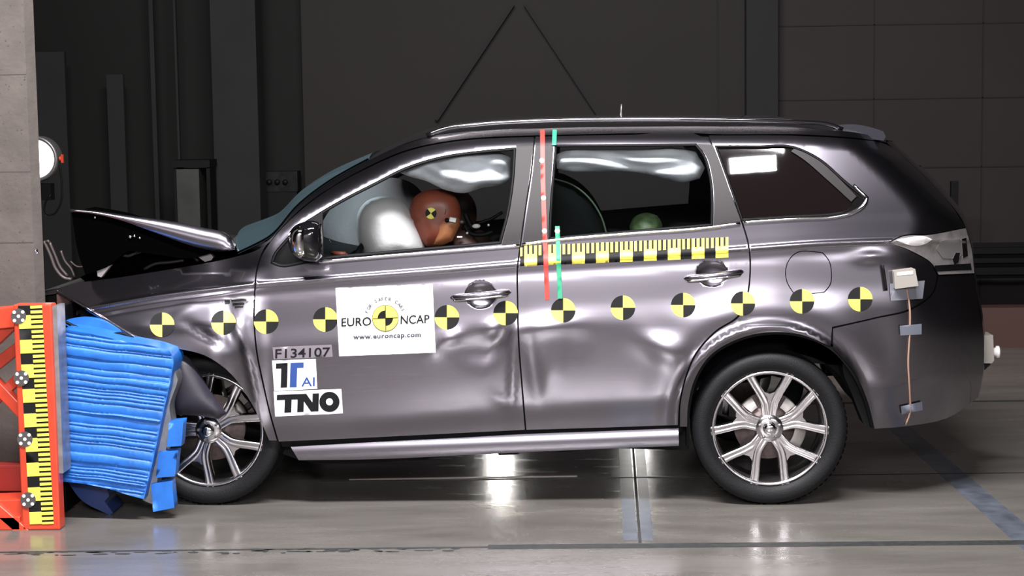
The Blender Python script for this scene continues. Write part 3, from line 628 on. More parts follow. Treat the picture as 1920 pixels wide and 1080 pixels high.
m = MB(); m.pillow([(322, 658), (350, 668), (378, 705), (392, 730), (425, 775), (410, 786), (372, 780), (330, 778), (316, 745)], -.02, .05, 8); m.build('torn_wheel_liner', pm('dark_liner_plastic', (.022, .02, .03), 0, .45), car)
m = MB(); slab(m, [(330, 662), (420, 700), (470, 760), (505, 830), (520, 850), (500, 640), (400, 640)], .35, .75, 12); m.build('wheel_housing', BLACK, car)
# underbody + rear wheel housing + firewall + tail closing
m = MB(); slab(m, [(505, 842), (520, 780), (700, 760), (1290, 740), (1292, 845), (1120, 840), (860, 852), (560, 862)], .16, 1.64, 40)
for uu, vv in ((785, 862), (955, 852), (1065, 846)): slab(m, [(uu-24, vv-8), (uu+24, vv-10), (uu+18, vv), (uu-20, vv+2)], .2, .5, 10)
slab(m, [(1290, 700), (1500, 680), (1620, 690), (1660, 790), (1640, 796), (1600, 740), (1560, 690), (1440, 660), (1340, 690), (1300, 740)], .40, 1.4, 20)
slab(m, [(1640, 600), (1830, 600), (1838, 700), (1825, 738), (1700, 788), (1650, 792)], .44, 1.36, 30)
m.build('underbody', BLACK, car)
m = MB(); slab(m, [(1592, 640), (1612, 690), (1632, 760), (1636, 800), (1620, 796), (1598, 740), (1580, 690)], .10, .24, 10); m.build('mud_flap', BLACK, car)
m = MB(); slab(m, [(470, 500), (530, 470), (600, 478), (640, 485), (620, 560), (560, 800), (520, 800)], .22, 1.58, 20); m.build('dashboard', BLACK, car)
# ------------------------------------------------------------------ wheels
def wheel(u, v, rot, Yf, yaw=0, far=False):
    c = P(u, v, Yf); cx, cz = c[0], .352; s = -1 if not far else 1
    mbs = {}
    m = MB(); m.lathe([(.262, .0), (.263, -.008), (.258, -.012), (.250, -.006), (.243, .02), (.238, .10), (.245, .19), (.262, .20)], (0, 0, 0), 1, 72)
    m.lathe([(.264, .002), (.266, -.006), (.262, -.013), (.256, -.014), (.250, -.009), (.246, .004)], (0, 0, 0), 0, 72)
    for k in range(5):
        th0 = math.radians(rot+72*k)
        for sg in (-1, 1):
            # centre line from the hub, along the stem, then out to the rim
            pl = [(.04, sg*.014, .036, .0), (.08, sg*.016, .036, -.004), (.115, sg*.020, .037, -.006), (.15, sg*.036, .038, -.008), (.19, sg*.060, .038, -.010), (.225, sg*.080, .040, -.011), (.250, sg*.093, .046, -.011)]
            P2 = smooth_loop([(a, b) for a, b, _, _ in pl], .012, False, 90); rr = np.hypot(P2[:, 0], P2[:, 1])
            wd = np.interp(P2[:, 0], [a for a, *_ in pl], [q[2] for q in pl]); dy = np.interp(P2[:, 0], [a for a, *_ in pl], [q[3] for q in pl])
            tg = np.gradient(P2, axis=0); tg /= np.linalg.norm(tg, axis=1)[:, None]; nr = np.stack([-tg[:, 1], tg[:, 0]], -1)
            vs = []; prof = [(-.5, .045), (-.5, .006), (-.34, -.001), (-.12, .004), (.12, .004), (.34, -.001), (.5, .006), (.5, .045)]
            for i in range(len(P2)):
                for q, h in prof:
                    p2 = P2[i]+nr[i]*q*wd[i]; a, b = p2; x = a*math.cos(th0)-b*math.sin(th0); z = a*math.sin(th0)+b*math.cos(th0); vs.append((x, h+dy[i], z))
            n = len(prof); m.add(vs, [(i*n+j, i*n+j+1, (i+1)*n+j+1, (i+1)*n+j) for i in range(len(P2)-1) for j in range(n-1)]+[tuple(range(n))], 0)
            vs = None
        # web filling the crotch of the Y
        w2 = []
        for h in (-.002, .04):
            for a, b in ((.05, -.014), (.14, -.02), (.168, -.026), (.158, 0), (.168, .026), (.14, .02), (.05, .014)):
                w2.append((a*math.cos(th0)-b*math.sin(th0), h, a*math.sin(th0)+b*math.cos(th0)))
        m.add(w2, [tuple(range(7)), tuple(range(13, 6, -1))]+[(i, (i+1) % 7, 7+(i+1) % 7, 7+i) for i in range(7)], 0, smooth=False)
    m.lathe([(0, -.010), (.04, -.009), (.062, -.002), (.066, .012), (.066, .05)], (0, 0, 0), 0, 40)
    def fin(mb): mb.v = [((x*math.cos(yaw)+y*math.sin(yaw))+cx, (-x*math.sin(yaw)+y*math.cos(yaw))+Yf, z+cz) for x, y, z in mb.v]; return mb
    mbs['rim'] = fin(m)
    m = MB(); m.lathe([(.262, .004), (.268, -.014), (.29, -.028), (.32, -.03), (.338, -.022), (.349, -.004), (.3515, .03), (.352, .095), (.3515, .16), (.345, .19), (.32, .215), (.262, .2)], (0, 0, 0), 0, 96)
    for k in range(72):
        a = 2*math.pi*k/72
        for y0, y1 in ((-.006, .05), (.06, .12)):
            m.add([((.3525)*math.cos(a+d), y, .3525*math.sin(a+d)) for d in (0, .055) for y in (y0, y1)], [(0, 1, 3, 2)], 0, smooth=False)
    mbs['tyre'] = fin(m)
    m = MB(); m.lathe([(0, -.034), (.016, -.033), (.026, -.028), (.031, -.018), (.032, -.005)], (0, 0, 0), 0, 32); mbs['hub_cap'] = fin(m)
    for k in range(5):
        a = math.radians(rot+72*k); m = MB(); m.lathe([(0, -.016), (.0065, -.015), (.0085, -.008), (.0085, .004)], (.047*math.cos(a), 0, .047*math.sin(a)), 0, 6); mbs['lug_nut%d' % k] = fin(m)
    m = MB(); m.lathe([(.04, .06), (.09, .06), (.092, .075), (.155, .075), (.155, .09), (.04, .09)], (0, 0, 0), 0, 48); mbs['brake_disc'] = fin(m)
    m = MB()
    a0 = math.radians(-20 if rot < 30 else 35)
    m.lathe([(.12, .045), (.17, .045), (.175, .06), (.175, .11), (.12, .11)], (0, 0, 0), 0, 8, a0=a0-.35, a1=a0+.35)
    mbs['brake_caliper'] = fin(m)
    for q_, aa in enumerate((48, 130)):
        m = MB(); m.lathe([(.10, .05), (.15, .05), (.155, .06), (.155, .1), (.10, .1)], (0, 0, 0), 0, 5, a0=math.radians(aa)-.18, a1=math.radians(aa)+.18); mbs['brake_bracket%d' % q_] = fin(m)
    mats = {'tyre': RUBBER, 'hub_cap': CHROME, 'brake_disc': DISC, 'brake_caliper': CALIP, 'brake_bracket': CALIP}
    for side_ in ((0, 1)):
        g = {k: (q if side_ == 0 else q.mirrored(YC)) for k, q in mbs.items()}
        w_ = g['rim'].build('wheel', [ALLOY, ALLOYD], car)
        if side_ == 0: w_['label'] = 'silver Y-spoke wheel'
        for k, q in g.items():
            if k != 'rim': nm = ''.join(ch for ch in k if not ch.isdigit()); q.build(nm, mats.get(nm, STEEL), w_)
wheel(1443, 803, 18, .045)
wheel(391, 812, 34, .10, yaw=.06)
# ------------------------------------------------------------------ door mirror
mir = MB(); mir.pillow([(541, 440), (552, 424), (570, 416), (590, 414), (603, 420), (606, 450), (604, 480), (594, 491), (570, 488), (550, 476), (541, 460)], -.06, .075, 5)
mo = mir.build('door_mirror', GLOSSBLK, car)
m = MB(); m.pillow([(541, 448), (547, 430), (558, 422), (575, 424), (577, 450), (574, 480), (560, 484), (546, 474)], -.085, .06, 5); m.build('mirror_cap', CHROME, mo)
m = MB(); slab(m, [(508, 495), (513, 482), (540, 449), (566, 425), (590, 405), (604, 400), (606, 482), (600, 489), (560, 496), (525, 500)], .075, .1, 8); m.build('mirror_base', SATIN, mo)
# ------------------------------------------------------------------ seats, steering wheel, airbags
def seat(u, v, Y0, Y1, par=car):
    mb = MB(); ym = (Y0+Y1)/2; hh = (Y1-Y0)/2
    mb.pillow([(1000, 345), (1030, 334), (1070, 345), (1105, 372), (1130, 412), (1150, 480), (1165, 640), (1150, 720), (1060, 730), (900, 720), (880, 690), (960, 660), (1010, 600), (1005, 480), (985, 400)], ym, hh, 14, dm=25); return mb
m = seat(0, 0, .28, .75); st = m.build('front_seat', FAB, car); m.mirrored(YC).build('front_seat', FAB, car)
l = smooth_loop([(1032, 334), (1070, 345), (1105, 372), (1128, 408), (1140, 450)], 8, False, 90); m = MB(); m.tube(P(l[:, 0], l[:, 1], .34+0*l[:, 0]), .005, 0, 6); m.build('seat_piping', pm('dark_green_piping', (.02, .035, .018), 0, .6), st)
m = MB(); m.pillow([(1380, 400), (1400, 380), (1430, 378), (1450, 400), (1480, 560), (1500, 690), (1380, 720), (1200, 715), (1200, 680), (1350, 640), (1400, 560)], .9, .66, 16, dm=20); m.build('rear_seat', FAB, car)
m = MB(); cst = P(655, 525, .5); ax = []
for k in range(33):
    a = 2*math.pi*k/32; ax.append(cst+np.array([.07*math.sin(a), .18*math.cos(a), .17*math.sin(a)]))
m.tube(ax, .014, 0, 8, cap=False); m.bar(cst, cst+np.array([-.25, 0, -.12]), .05, .05); m.build('steering_wheel', BLACK, car)
def wr(a, b, c, d=0): return lambda u, v: a*np.sin((v+.25*u)*b+1.3*np.sin(u*c+d))
m = MB(); m.pillow([(668, 420), (672, 396), (686, 378), (708, 369), (735, 370), (758, 382), (776, 408), (790, 440), (798, 470), (780, 492), (720, 505), (690, 492), (674, 460)], .55, .26, 7, power=.6); m.build('driver_airbag', BAGD, car)
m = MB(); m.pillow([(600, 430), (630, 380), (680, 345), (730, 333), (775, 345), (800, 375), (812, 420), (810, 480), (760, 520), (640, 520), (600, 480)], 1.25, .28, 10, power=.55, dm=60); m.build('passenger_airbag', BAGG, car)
FC = [(745, 322), (790, 302), (840, 290), (900, 283), (940, 286), (958, 296), (957, 335), (940, 346), (905, 352), (870, 362), (835, 356), (800, 340), (765, 330)]
RC = [(1042, 290), (1060, 283), (1120, 281), (1200, 281), (1270, 277), (1305, 285), (1322, 315), (1312, 335), (1280, 342), (1250, 336), (1200, 324), (1120, 322), (1060, 320), (1044, 316)]
m = MB(); m.pillow(FC, .34, .075, 5, rip=lambda u, v: .016*np.sin((v-.3*u)*.16+1.2*np.sin(u*.035))+.008*np.sin(u*.09+v*.07), dm=18); m.build('curtain_airbag', BAGW, car)
m = MB(); m.pillow(RC, .33, .075, 5, rip=lambda u, v: .015*np.sin((v-.12*u)*.24+1.4*np.sin(u*.03))*sstep(1310, 1240, u)+.006*np.sin(u*.06), dm=20); m.build('curtain_airbag', BAGW, car)
# ------------------------------------------------------------------ dummies
def skin_body(name, joints, edges, mat, parent):
    me = bpy.data.meshes.new(name); me.from_pydata([j[0] for j in joints], edges, []); o = bpy.data.objects.new(name, me); COL.objects.link(o)
    md = o.modifiers.new('skin', 'SKIN'); sv = me.skin_vertices[0].data
    for i, j in enumerate(joints): sv[i].radius = (j[1], j[1]*(j[2] if len(j) > 2 else 1)); sv[i].use_root = (i == 0)
    o.modifiers.new('sub', 'SUBSURF').levels = 2; o.modifiers['sub'].render_levels = 2; me.materials.append(mat); md.use_smooth_shade = True
    if parent is not None:
        o.parent = parent
        if parent.type == 'EMPTY': o.location = -parent.location
    return o
def dummy(du, Y, label, mats, near):
    base = P(960+du, 720, Y); e = empty('crash_test_dummy', base, label, 'crash dummy')
    p = lambda u, v, dy=0: tuple(float(a) for a in P(u+du, v, Y+dy))
    J = [(p(965, 690), .12), (p(945, 620), .13), (p(915, 545), .15), (p(893, 495), .12), (p(872, 455), .055), (p(858, 432), .05),
         (p(890, 505, -.17), .065), (p(820, 560, -.19), .05), (p(700, 520, -.2), .04), (p(655, 492, -.19), .032),
         (p(890, 505, .17), .065), (p(820, 560, .19), .05), (p(700, 520, .2), .04), (p(655, 492, .19), .032),
         (p(930, 715, -.1), .095), (p(790, 650, -.12), .075), (p(700, 770, -.12), .055), (p(930, 715, .1), .095), (p(790, 650, .12), .075), (p(700, 770, .12), .055)]
    Ed = [(0, 1), (1, 2), (2, 3), (3, 4), (4, 5), (3, 6), (6, 7), (7, 8), (8, 9), (3, 10), (10, 11), (11, 12), (12, 13), (0, 14), (14, 15), (15, 16), (0, 17), (17, 18), (18, 19)]
    skin_body('body', J, Ed, mats[2], e)
    for sg in (-1, 1):
        for k in range(5):
            a = p(652, 490, sg*.19); q = MB(); dz = (k-2)*.017
            if k == 0: pts = [(0, 0, .02), (-.02, sg*-.03, .035), (-.045, sg*-.045, .03)]
            else: pts = [(-.01, 0, dz), (-.055, -.01*sg, dz*1.15), (-.075, -.035*sg, dz*1.15), (-.06, -.052*sg, dz*1.1)]
            q.tube(np.array(pts)+np.array(a), [.011]+[.0095]*(len(pts)-2)+[.007], 0, 10); q.build('finger', mats[0], e)
    # head leaning forward, face into the bag
    m = MB(); hd = [(768, 396), (772, 376), (785, 363), (806, 356), (828, 355), (846, 361), (859, 377), (864, 398), (862, 416), (852, 434), (846, 450), (828, 460), (800, 462), (788, 452), (781, 438), (774, 428), (772, 416), (767, 410)]
    m.pillow([(a+du, b) for a, b in hd], Y, .082, 5, power=.52, dm=34); h = m.build('head', mats[0], e)
    lean = lambda k: -.083*k
    def on(pts, r, mat, nm, off=0):
        l = smooth_loop(pts, 4, False, 120); c = (816+du, 405); m = MB(); R_ = 47.0
        d = np.hypot(l[:, 0]-c[0], l[:, 1]-c[1])/R_; yy = Y-.082*np.sqrt(np.clip(1-np.clip(d-.28, 0, 1)**2/.55, .05, 1))+off
        m.tube(P(l[:, 0], l[:, 1], yy), r, 0, 6); return m.build(nm, mat, h)
    if near:
        m = MB(); m.pillow([(a+du, b) for a, b in [(816, 417), (822, 409), (838, 403), (858, 406), (864, 418), (856, 436), (848, 452), (826, 460), (812, 458), (814, 438)]], Y-.035, .055, 4, power=.55); m.build('jaw_cover', mats[1], h)
        on([(820, 357), (831, 375), (836, 392), (834, 402)], .0022, SHDB, 'skull_seam'); 
        m = MB(); m.box(P(849+du, 412, Y-.10), (.032, .02, .022), rot=Matrix.Rotation(.2, 3, 'Y')); m.build('white_bracket', WPL, h, bevel=.003)
        m = MB(); m.ball(P(838+du, 413, Y-.094), (.011, .008, .011)); m.build('neck_bolt', BLACK, h)
        m = MB(); m.ball(P(866+du, 416, Y-.09), (.011, .012, .009)); m.build('sensor_block', STEEL, h)
        m = Decal(lambda u, v: Y-.0855+0*np.asarray(u))
        for (a0, a1, mi) in ((45, 135, 0), (225, 315, 0), (-45, 45, 1), (135, 225, 1)): m.disc((808+du, 400), 10.5, mi, a0-8, a1-8)
        m.build('target_sticker', [YEL, BLK], h)
    return e
dd = dummy(0, .52, 'brown crash test dummy leaning into the white airbag, yellow target on its head', (SKIN, SKIN2, SHDB), True)
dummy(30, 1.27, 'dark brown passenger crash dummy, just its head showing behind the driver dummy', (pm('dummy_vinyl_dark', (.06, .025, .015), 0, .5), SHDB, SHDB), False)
# belt, cables and headrest metalwork right of the head
m = MB()
for pts, r in (([(866, 428), (884, 426), (900, 418), (922, 410), (942, 398)], .008), ([(870, 420), (880, 436), (905, 440), (925, 434)], .012), ([(872, 400), (880, 418), (888, 430)], .014)):
    l = smooth_loop(pts, 5, False, 90); m.tube(P(l[:, 0], l[:, 1], .5+0*l[:, 0]), r, 0, 8)
m.build('seat_belt_anchor', BLACK, car)
m = MB(); m.ball(P(893, 424, .46), (.02, .012, .011)); m.ball(P(916, 422, .46), .006); m.ball(P(876, 437, .46), .006); m.box(P(862, 444, .44), (.025, .01, .007)); m.build('belt_buckle', WPL, car)
# child dummy on the rear seat
ce = empty('child_dummy', P(1212, 640, .6), 'olive green child dummy on the rear seat, head just above the door sill', 'crash dummy')
m = MB(); m.pillow([(1180, 425), (1186, 410), (1200, 401), (1215, 399), (1232, 404), (1241, 418), (1240, 440), (1228, 460), (1205, 466), (1188, 450)], .55, .075, 5); m.build('head', OLIVE, ce)
p = lambda u, v, dy=0: tuple(float(a) for a in P(u, v, .55+dy))
skin_body('body', [(p(1240, 640), .08), (p(1232, 580), .09), (p(1222, 510), .09), (p(1215, 470), .04), (p(1222, 520, -.11), .04), (p(1190, 580, -.12), .03), (p(1222, 520, .11), .04), (p(1190, 580, .12), .03), (p(1180, 645, -.06), .05), (p(1150, 700, -.06), .035), (p(1180, 645, .06), .05), (p(1150, 700, .06), .035)],
          [(0, 1), (1, 2), (2, 3), (2, 4), (4, 5), (2, 6), (6, 7), (0, 8), (8, 9), (0, 10), (10, 11)], NAVY, ce)
# ------------------------------------------------------------------ markings on the car
CT = [(304, 609), (419, 605), (499, 603), (610, 599), (838, 595), (948, 587), (1056, 582), (1168, 577), (1281, 572), (1393, 569), (1504, 565), (1613, 561)]
for i, c in enumerate(CT):
    m = Decal(side)
    m.disc(c, 23, 0, 0, 90); m.disc(c, 23, 1, 90, 180); m.disc(c, 23, 0, 180, 270); m.disc(c, 23, 1, 270, 360)
    m.build('target_sticker', [YEL, BLK], car)
m = Decal(side); m.poly([(190, 598), (200, 598), (212, 607), (208, 612), (200, 608)], 0, .003, 4); m.build('target_sticker', [YEL, BLK], car)
# paper sign
m = Decal(side); m.poly([(629, 540), (811, 532), (817, 661), (636, 668)], 0, .004, 5)
ex = np.array([1, -.035]); ey = np.array([.02, -1.0])
m.text('EURO', (640, 612), ex*20, ey*22.5, 1, .0085, .012, fit=56); m.text('NCAP', (751, 607.5), ex*20, ey*22.5, 1, .0085, .012, fit=54)
m.text('www.euroncap.com', (662, 636), ex*10, ey*13, 3, .0085, .03, fit=127, space=1.1)
cc = (722.5, 596.5)
m.disc(cc, 25, 1, lift=.0075); m.disc(cc, 24, 2, 0, 360, lift=.0085)
m.disc(cc, 14.5, 1, 92, 182, lift=.0100); m.disc(cc, 14.5, 1, -88, 2, lift=.0100)
m.poly([(721.8, 573), (723.2, 573), (724, 620), (722.6, 620)], 1, .0105); m.poly([(699, 596.8), (746, 595), (746, 596.2), (699, 598)], 1, .0105)
txt = 'FOR SAFER CARS'; n = len(txt)
for i, ch in enumerate(txt):
    if ch == ' ': continue
    a = math.radians(158-(136)*i/(n-1)+2); r = 33.5; tx = np.array([math.sin(a), math.cos(a)]); up = np.array([math.cos(a), -math.sin(a)])
    o_ = np.array(cc)+up*r-tx*2.7
    m.text(ch, o_, tx*8, up*8.8, 3, .0085, 0.03)
m.build('paper_sign', [WHT, INK, YEL, GREYINK], car)
m = Decal(side); m.poly([(511, 651), (622, 646), (624, 669), (513, 674)], 0, .003); m.text('F134107', (516, 671.5), np.array([1, -.035])*20, (.5, -24), 1, .0045, .012, fit=103); m.build('number_label', [GRYL, INK], car)
# logo stickers
m = Decal(side); m.poly([(510, 676), (592, 673), (595, 729), (514, 733)], 0, .003)
def pp(pts, mi): m.poly([(512+a+.03*b, 733.5-b-.035*a) for a, b in pts], mi, .0045, 8)
pp([(4, 52), (26, 52), (26, 6), (14, 6), (14, 42), (4, 42)], 1)
pp([(31, 52), (56, 52), (56, 42), (44, 42), (44, 6), (31, 6)], 2)
m.text('AI', (565, 724.5), np.array([1, -.035])*22, (.3, -24), 2, .0045, .008, fit=25)
m.build('logo_sticker', [WHT, INK, NAVY], car)
m = Decal(side); m.poly([(513, 734), (640, 729.5), (643, 775), (516, 781)], 0, .003)
def pp2(pts, mi=1, l=.0045): m.poly([(515+a+.03*b, 779.5-b-.04*a) for a, b in pts], mi, l, 8)
pp2([(3, 39), (46, 39), (46, 29), (31, 29), (31, 5), (18, 5), (18, 29), (3, 29)])
pp2([(42, 39), (58, 39), (70, 22), (70, 39), (82, 39), (82, 5), (68, 5), (54, 25), (54, 5), (42, 5)])
cO = (515+102+.7, 779.5-22-.04*102); m.disc(cO, 19, 1, 0, 360, .0049); m.disc(cO, 6.5, 0, 0, 360, .0062)
m.build('logo_sticker', [WHT, INK], car)
# ruler on the rear door
m = Decal(side); RX = lambda x, y: (x, 461-(x-983)*.0425+y-0.0*x)
def rr(x0, x1, y0, y1, mi, l): m.poly([RX(x0, y0), RX(x1, y0), RX(x1, y1), RX(x0, y1)], mi, l, 4)
rr(975, 1363.6, 0, 38, 1, .003); rr(975.5, 979.5, 3, 19, 0, .006)
for k in range(9):
    x = 983+44.85*k; x1 = x+24
    rr(x, x1, 16, 38, 0, .006)
    for j in range(3): rr(x+9.2*j, x+9.2*j+5.6, 0, 16.5, 0, .006)
    if k < 8:
        for j in (3, 4): rr(x+9.2*j-.6, x+9.2*j+4.4, 0, 19, 0, .006)
m.build('ruler_strip', [YEL, BLK], car)
# measuring tapes
def tape(pts, wpx, mat, dots, nm='marker_tape', lab=None):
    m = Decal(side); L = [(x-wpx/2, y) for x, y in pts]+[(x+wpx/2, y) for x, y in pts[::-1]]; m.poly(L, 0, .0085, 9)
    for d in dots: m.disc(d, 4.6, 1, 0, 360, .0105)
    o = m.build(nm, [mat, WHT], car); o['label'] = lab
tape([(1017, 243), (1018, 340), (1021, 430), (1026, 562)], 8.5, REDT, [(1016, 301), (1019, 371), (1021, 433)], lab='red tape')
tape([(1040, 243), (1039, 272)], 8, GRNT, [], lab='short green tape'); tape([(1045, 424), (1050, 560)], 8.5, GRNT, [(1045, 433)], lab='green tape')
# ------------------------------------------------------------------ sensor box and cable at the tail
sb = empty('sensor_box', P(1695, 530, float(side(1695, 530))), 'small white sensor box taped beside the tail light, cable running down the bumper', 'sensor')
m = Decal(side); m.poly([(1668, 532), (1734, 526), (1730, 560), (1670, 564)], 0, .006); m.build('mounting_tape', pm('grey_duct_tape', (.14, .145, .17), 0, .4), sb)
yb = float(side(1698, 530)); m = MB(); slab(m, [(1676, 508), (1716, 504), (1722, 536), (1678, 542)], yb-.055, yb+.02, 20); m.build('box', BEIGE, sb, bevel=.004)
m = MB(); slab(m, [(1682, 511), (1712, 508), (1712, 514), (1682, 517)], yb-.057, yb-.052, 20); m.build('white_stripe', WHT, sb)
l = smooth_loop([(1655, 497), (1658, 515), (1662, 545)], 8, False, 90); m = MB(); m.tube(P(l[:, 0], l[:, 1], side(l[:, 0], l[:, 1])-.02), .006, 0, 8); m.build('aerial', BLACK, sb)
l = smooth_loop([(1700, 540), (1706, 580), (1706, 620), (1703, 680), (1706, 740), (1706, 775), (1698, 797)], 8, False, 90); m = MB(); m.tube(P(l[:, 0], l[:, 1], side(l[:, 0], l[:, 1])-.006), .0045, 0, 8); m.build('cable', pm('tan_cable', (.30, .19, .14), 0, .6), sb)
for q in ([(1687, 611), (1728, 607), (1728, 627), (1688, 629)], [(1689, 762), (1729, 753), (1730, 769), (1691, 777)]):
    m = Decal(side); m.poly(q, 0, .011); m.build('tape_piece', pm('tape_grey', (.12, .13, .16), 0, .4), sb)
yt = .62
hb = empty('mounting_box', P(1850, 660, yt), 'small beige box with a knob sticking out behind the rear bumper', 'box')
m = MB(); slab(m, [(1826, 630), (1862, 628), (1864, 676), (1860, 681), (1828, 682)], yt, yt+.12, 20); m.build('box', BEIGE, hb, bevel=.004)
m = MB(); m.lathe([(0, 0), (.02, 0), (.022, .015), (.03, .018), (.03, .03), (0, .034)], tuple(P(1861, 660, yt+.04)), 0, 20, 'X'); m.build('knob', WPL, hb)
m = MB(); slab(m, [(1822, 684), (1858, 683), (1846, 694), (1824, 696)], yt, yt+.1, 20); m.build('bracket', BLACK, hb)
# ------------------------------------------------------------------ barrier
_r = ray(75, 994); tt = -CAM_H/_r[2]; YP = float(CAMP[1]+_r[1]*tt)          # plane where the post meets the floor
fr = empty('barrier_frame', (P(70, 990, YP)[0], YP, 0), 'orange-red steel frame with a yellow and black ruler, left of the blue block', 'frame')
xl = (P(33, 780, YP)[0]); xr = P(104, 780, YP)[0]; zt = P(60, 571, YP)[2]
m = MB(); m.box(((xl+xr)/2, YP+.04, zt/2), (xr-xl, .08, zt)); m.build('post', ORNG, fr, bevel=.006)
m = MB(); m.box((xr+.009, YP+.08, zt*.62), (.02, .12, zt*.74)); m.build('face_plate', ALU, fr)
def fbar(a, b, Y, wy, wn, nm='brace', mat=ORNG):
    m = MB(); m.bar(P(*a, Y), P(*b, Y), wy, wn); return m.build(nm, mat, fr, bevel=.004)
fbar((-120, 606), (60, 590), YP+.10, .1, .09, 'top_beam'); fbar((-130, 752), (26, 606), YP+.12, .06, .05)
fbar((-130, 780), (50, 640), YP+.2, .06, .05); fbar((-130, 590), (60, 790), YP+.16, .06, .05); fbar((-60, 800), (45, 700), YP+.2, .05, .045)
fbar((-180, 893), (70, 893), YP+.25, .1, .12, 'cross_beam', pm('dark_red_steel', (.25, .02, .015), 0, .45)); fbar((-160, 965), (60, 958), YP+.1, .16, .14, 'foot_beam')
fbar((-60, 905), (50, 1000), YP+.02, .04, .05)
m = MB(); m.box((xl-.96, YP+.8, .03), (1.9, 1.6, .06)); m.build('base_plate', ORNG, fr, bevel=.004)
m = MB(); m.box((P(-170, 780, YP)[0], YP+.14, zt/2), (.16, .14, zt)); m.build('post', ORNG, fr, bevel=.006)
# ruler on the post (metric: 0.1 m blocks)
RL = lambda x, y: (34.5+(y-591)*.0545+x, y)
m = Decal(const(YP))
def vr(x0, x1, y0, y1, mi, l): m.poly([RL(x0, y0), RL(x1, y0-1), RL(x1, y1-1), RL(x0, y1)], mi, l, 30)
vr(0, 45, 573, 983, 1, .002)
y = 591.6
for k in range(9):
    y0 = 591.6+46.1*k; y1 = min(y0+25.3, 983); vr(0, 23, y0, y1, 0, .0035)
    for j in range(-2, 3):
        a = y0+9.3*j; 
        if a > 571: vr(23, 45, a+(.3 if j < 0 else 0), min(a+5.6, 983), 0, .0035)
m.build('ruler_strip', [YEL, BLK], fr)
for c in ((34.6, 593), (40, 709), (46.5, 823.5), (52.6, 937.5)):
    m = Decal(const(YP)); m.disc(c, 14.5, 0, lift=.006)
    for dx, dy in ((0, 0), (-8, -7.5), (8, -8), (-7.5, 8), (8, 7.5)): m.disc((c[0]+dx, c[1]+dy), 3.2, 1, lift=.0075, n=14)
    m.build('round_marker', [pm('dark_grey_vinyl', (.07, .065, .065), 0, .5), WHT], fr)
# concrete block behind
YB = YP+.45
m = MB(); xr2 = P(52, 200, YB)[0]; ch = .045
zt2 = 3.6
pts = [(-6, YB), (xr2, YB), (float(P(70, 200, YB+.05)[0]), YB+.05), (float(P(66, 200, YB+.5)[0]), YB+.5), (-6, YB+.5)]
vs = [(a, b, z) for z in (0, zt2) for a, b in pts]; n = 5
m.add(vs, [tuple(range(n)), tuple(range(2*n-1, n-1, -1))]+[(i, n+i, n+(i+1) % n, (i+1) % n) for i in range(n)], smooth=False)
blk = m.build('concrete_wall', CONC); tag(blk, 'pale grey pitted concrete crash wall at the left edge behind the orange frame', 'concrete block')
# pits and form lines
m = MB()
for k in range(60):
    u = rng.uniform(0, 48); v = rng.uniform(5, 560); q = P(u, v, YB-.001); r = rng.uniform(.0015, .004)
    m.add([(q[0]+r*math.cos(t), YB-.0012, q[2]+r*math.sin(t)) for t in np.linspace(0, 6.28, 7)[:-1]], [tuple(range(6))[::-1]], smooth=False)
for v in (140, 322, 455):
    q = P(0, v, YB); m.box((xr2-.35, YB-.0005, q[2]), (.7, .002, .003))
o = m.build('concrete_pits', pm('pit_shade', (.07, .06, .055), 0, .9), blk); o['kind'] = 'stuff'
m = MB(); m.ball(P(66, 471, YB+.02), (.014, .012, .016)); m.build('anchor_bolt', CHROME, blk)
# blue honeycomb barrier
db = empty('deformable_barrier', (P(200, 930, -.1)[0], -.1, 0), 'crushed bright blue honeycomb barrier block between orange frame and front wheel', 'barrier')
lay = [0]; 
while lay[-1] < 420: lay.append(lay[-1]+rng.choice([5, 6, 7, 9, 12, 18]))
lay = np.array(lay); dep = rng.uniform(-.007, .007, len(lay)); sl = rng.uniform(-.4, .4, len(lay))
def blue(u, v):
    u = np.asarray(u, float); v = np.asarray(v, float)
    s = v-.135*(u-100)-590+1.6*np.sin(u*.025+v*.01)+.5*np.sin(u*.08+v*.02)
    i = np.clip(np.searchsorted(lay, s)-1, 0, len(lay)-2); t = (s-lay[i])/(lay[i+1]-lay[i])
    prof = np.sin(np.pi*np.clip(t, 0, 1))**.6
    return -.24-.005*prof+.006*np.exp(-((s-lay[i])/1.3)**2)+dep[i]*(.6+.4*np.sin(u*.02+i))+.0006*np.sin(u*.04+i*2.1)+.01*((u-210)/120)**2
BL = [(118, 617), (170, 626), (240, 641), (300, 652), (318, 658), (325, 672), (322, 700), (305, 780), (290, 850), (270, 936), (240, 928), (205, 917), (160, 908), (98, 901), (88, 890), (87, 879), (96, 870), (103, 862), (99, 842), (103, 826), (99, 810), (104, 790), (100, 760), (101, 730), (101, 700), (108, 660)]
bx = []
for s0 in lay:
    for of in (-2.2, -.7, .3, 1.4, 3.0):
        uu = np.arange(86, 328, 4.5); vv = s0+of+.135*(uu-100)+590
        for _ in range(6): vv = s0+of+.135*(uu-100)+590-1.6*np.sin(uu*.025+vv*.01)-.5*np.sin(uu*.08+vv*.02)
        bx.append(np.stack([uu, vv], -1))
m = MB(); m.panel([BL], blue, 9, thick=.2, auto=True, closed=True, extra=np.vstack(bx)); m.build('honeycomb_block', BLUE, db)
m = MB(); m.panel([[(116, 603), (150, 598), (185, 600), (225, 618), (270, 645), (262, 650), (200, 640), (150, 628)]], const(-.04), 8, thick=.1, closed=True); m.build('honeycomb_top', BLUE, db)
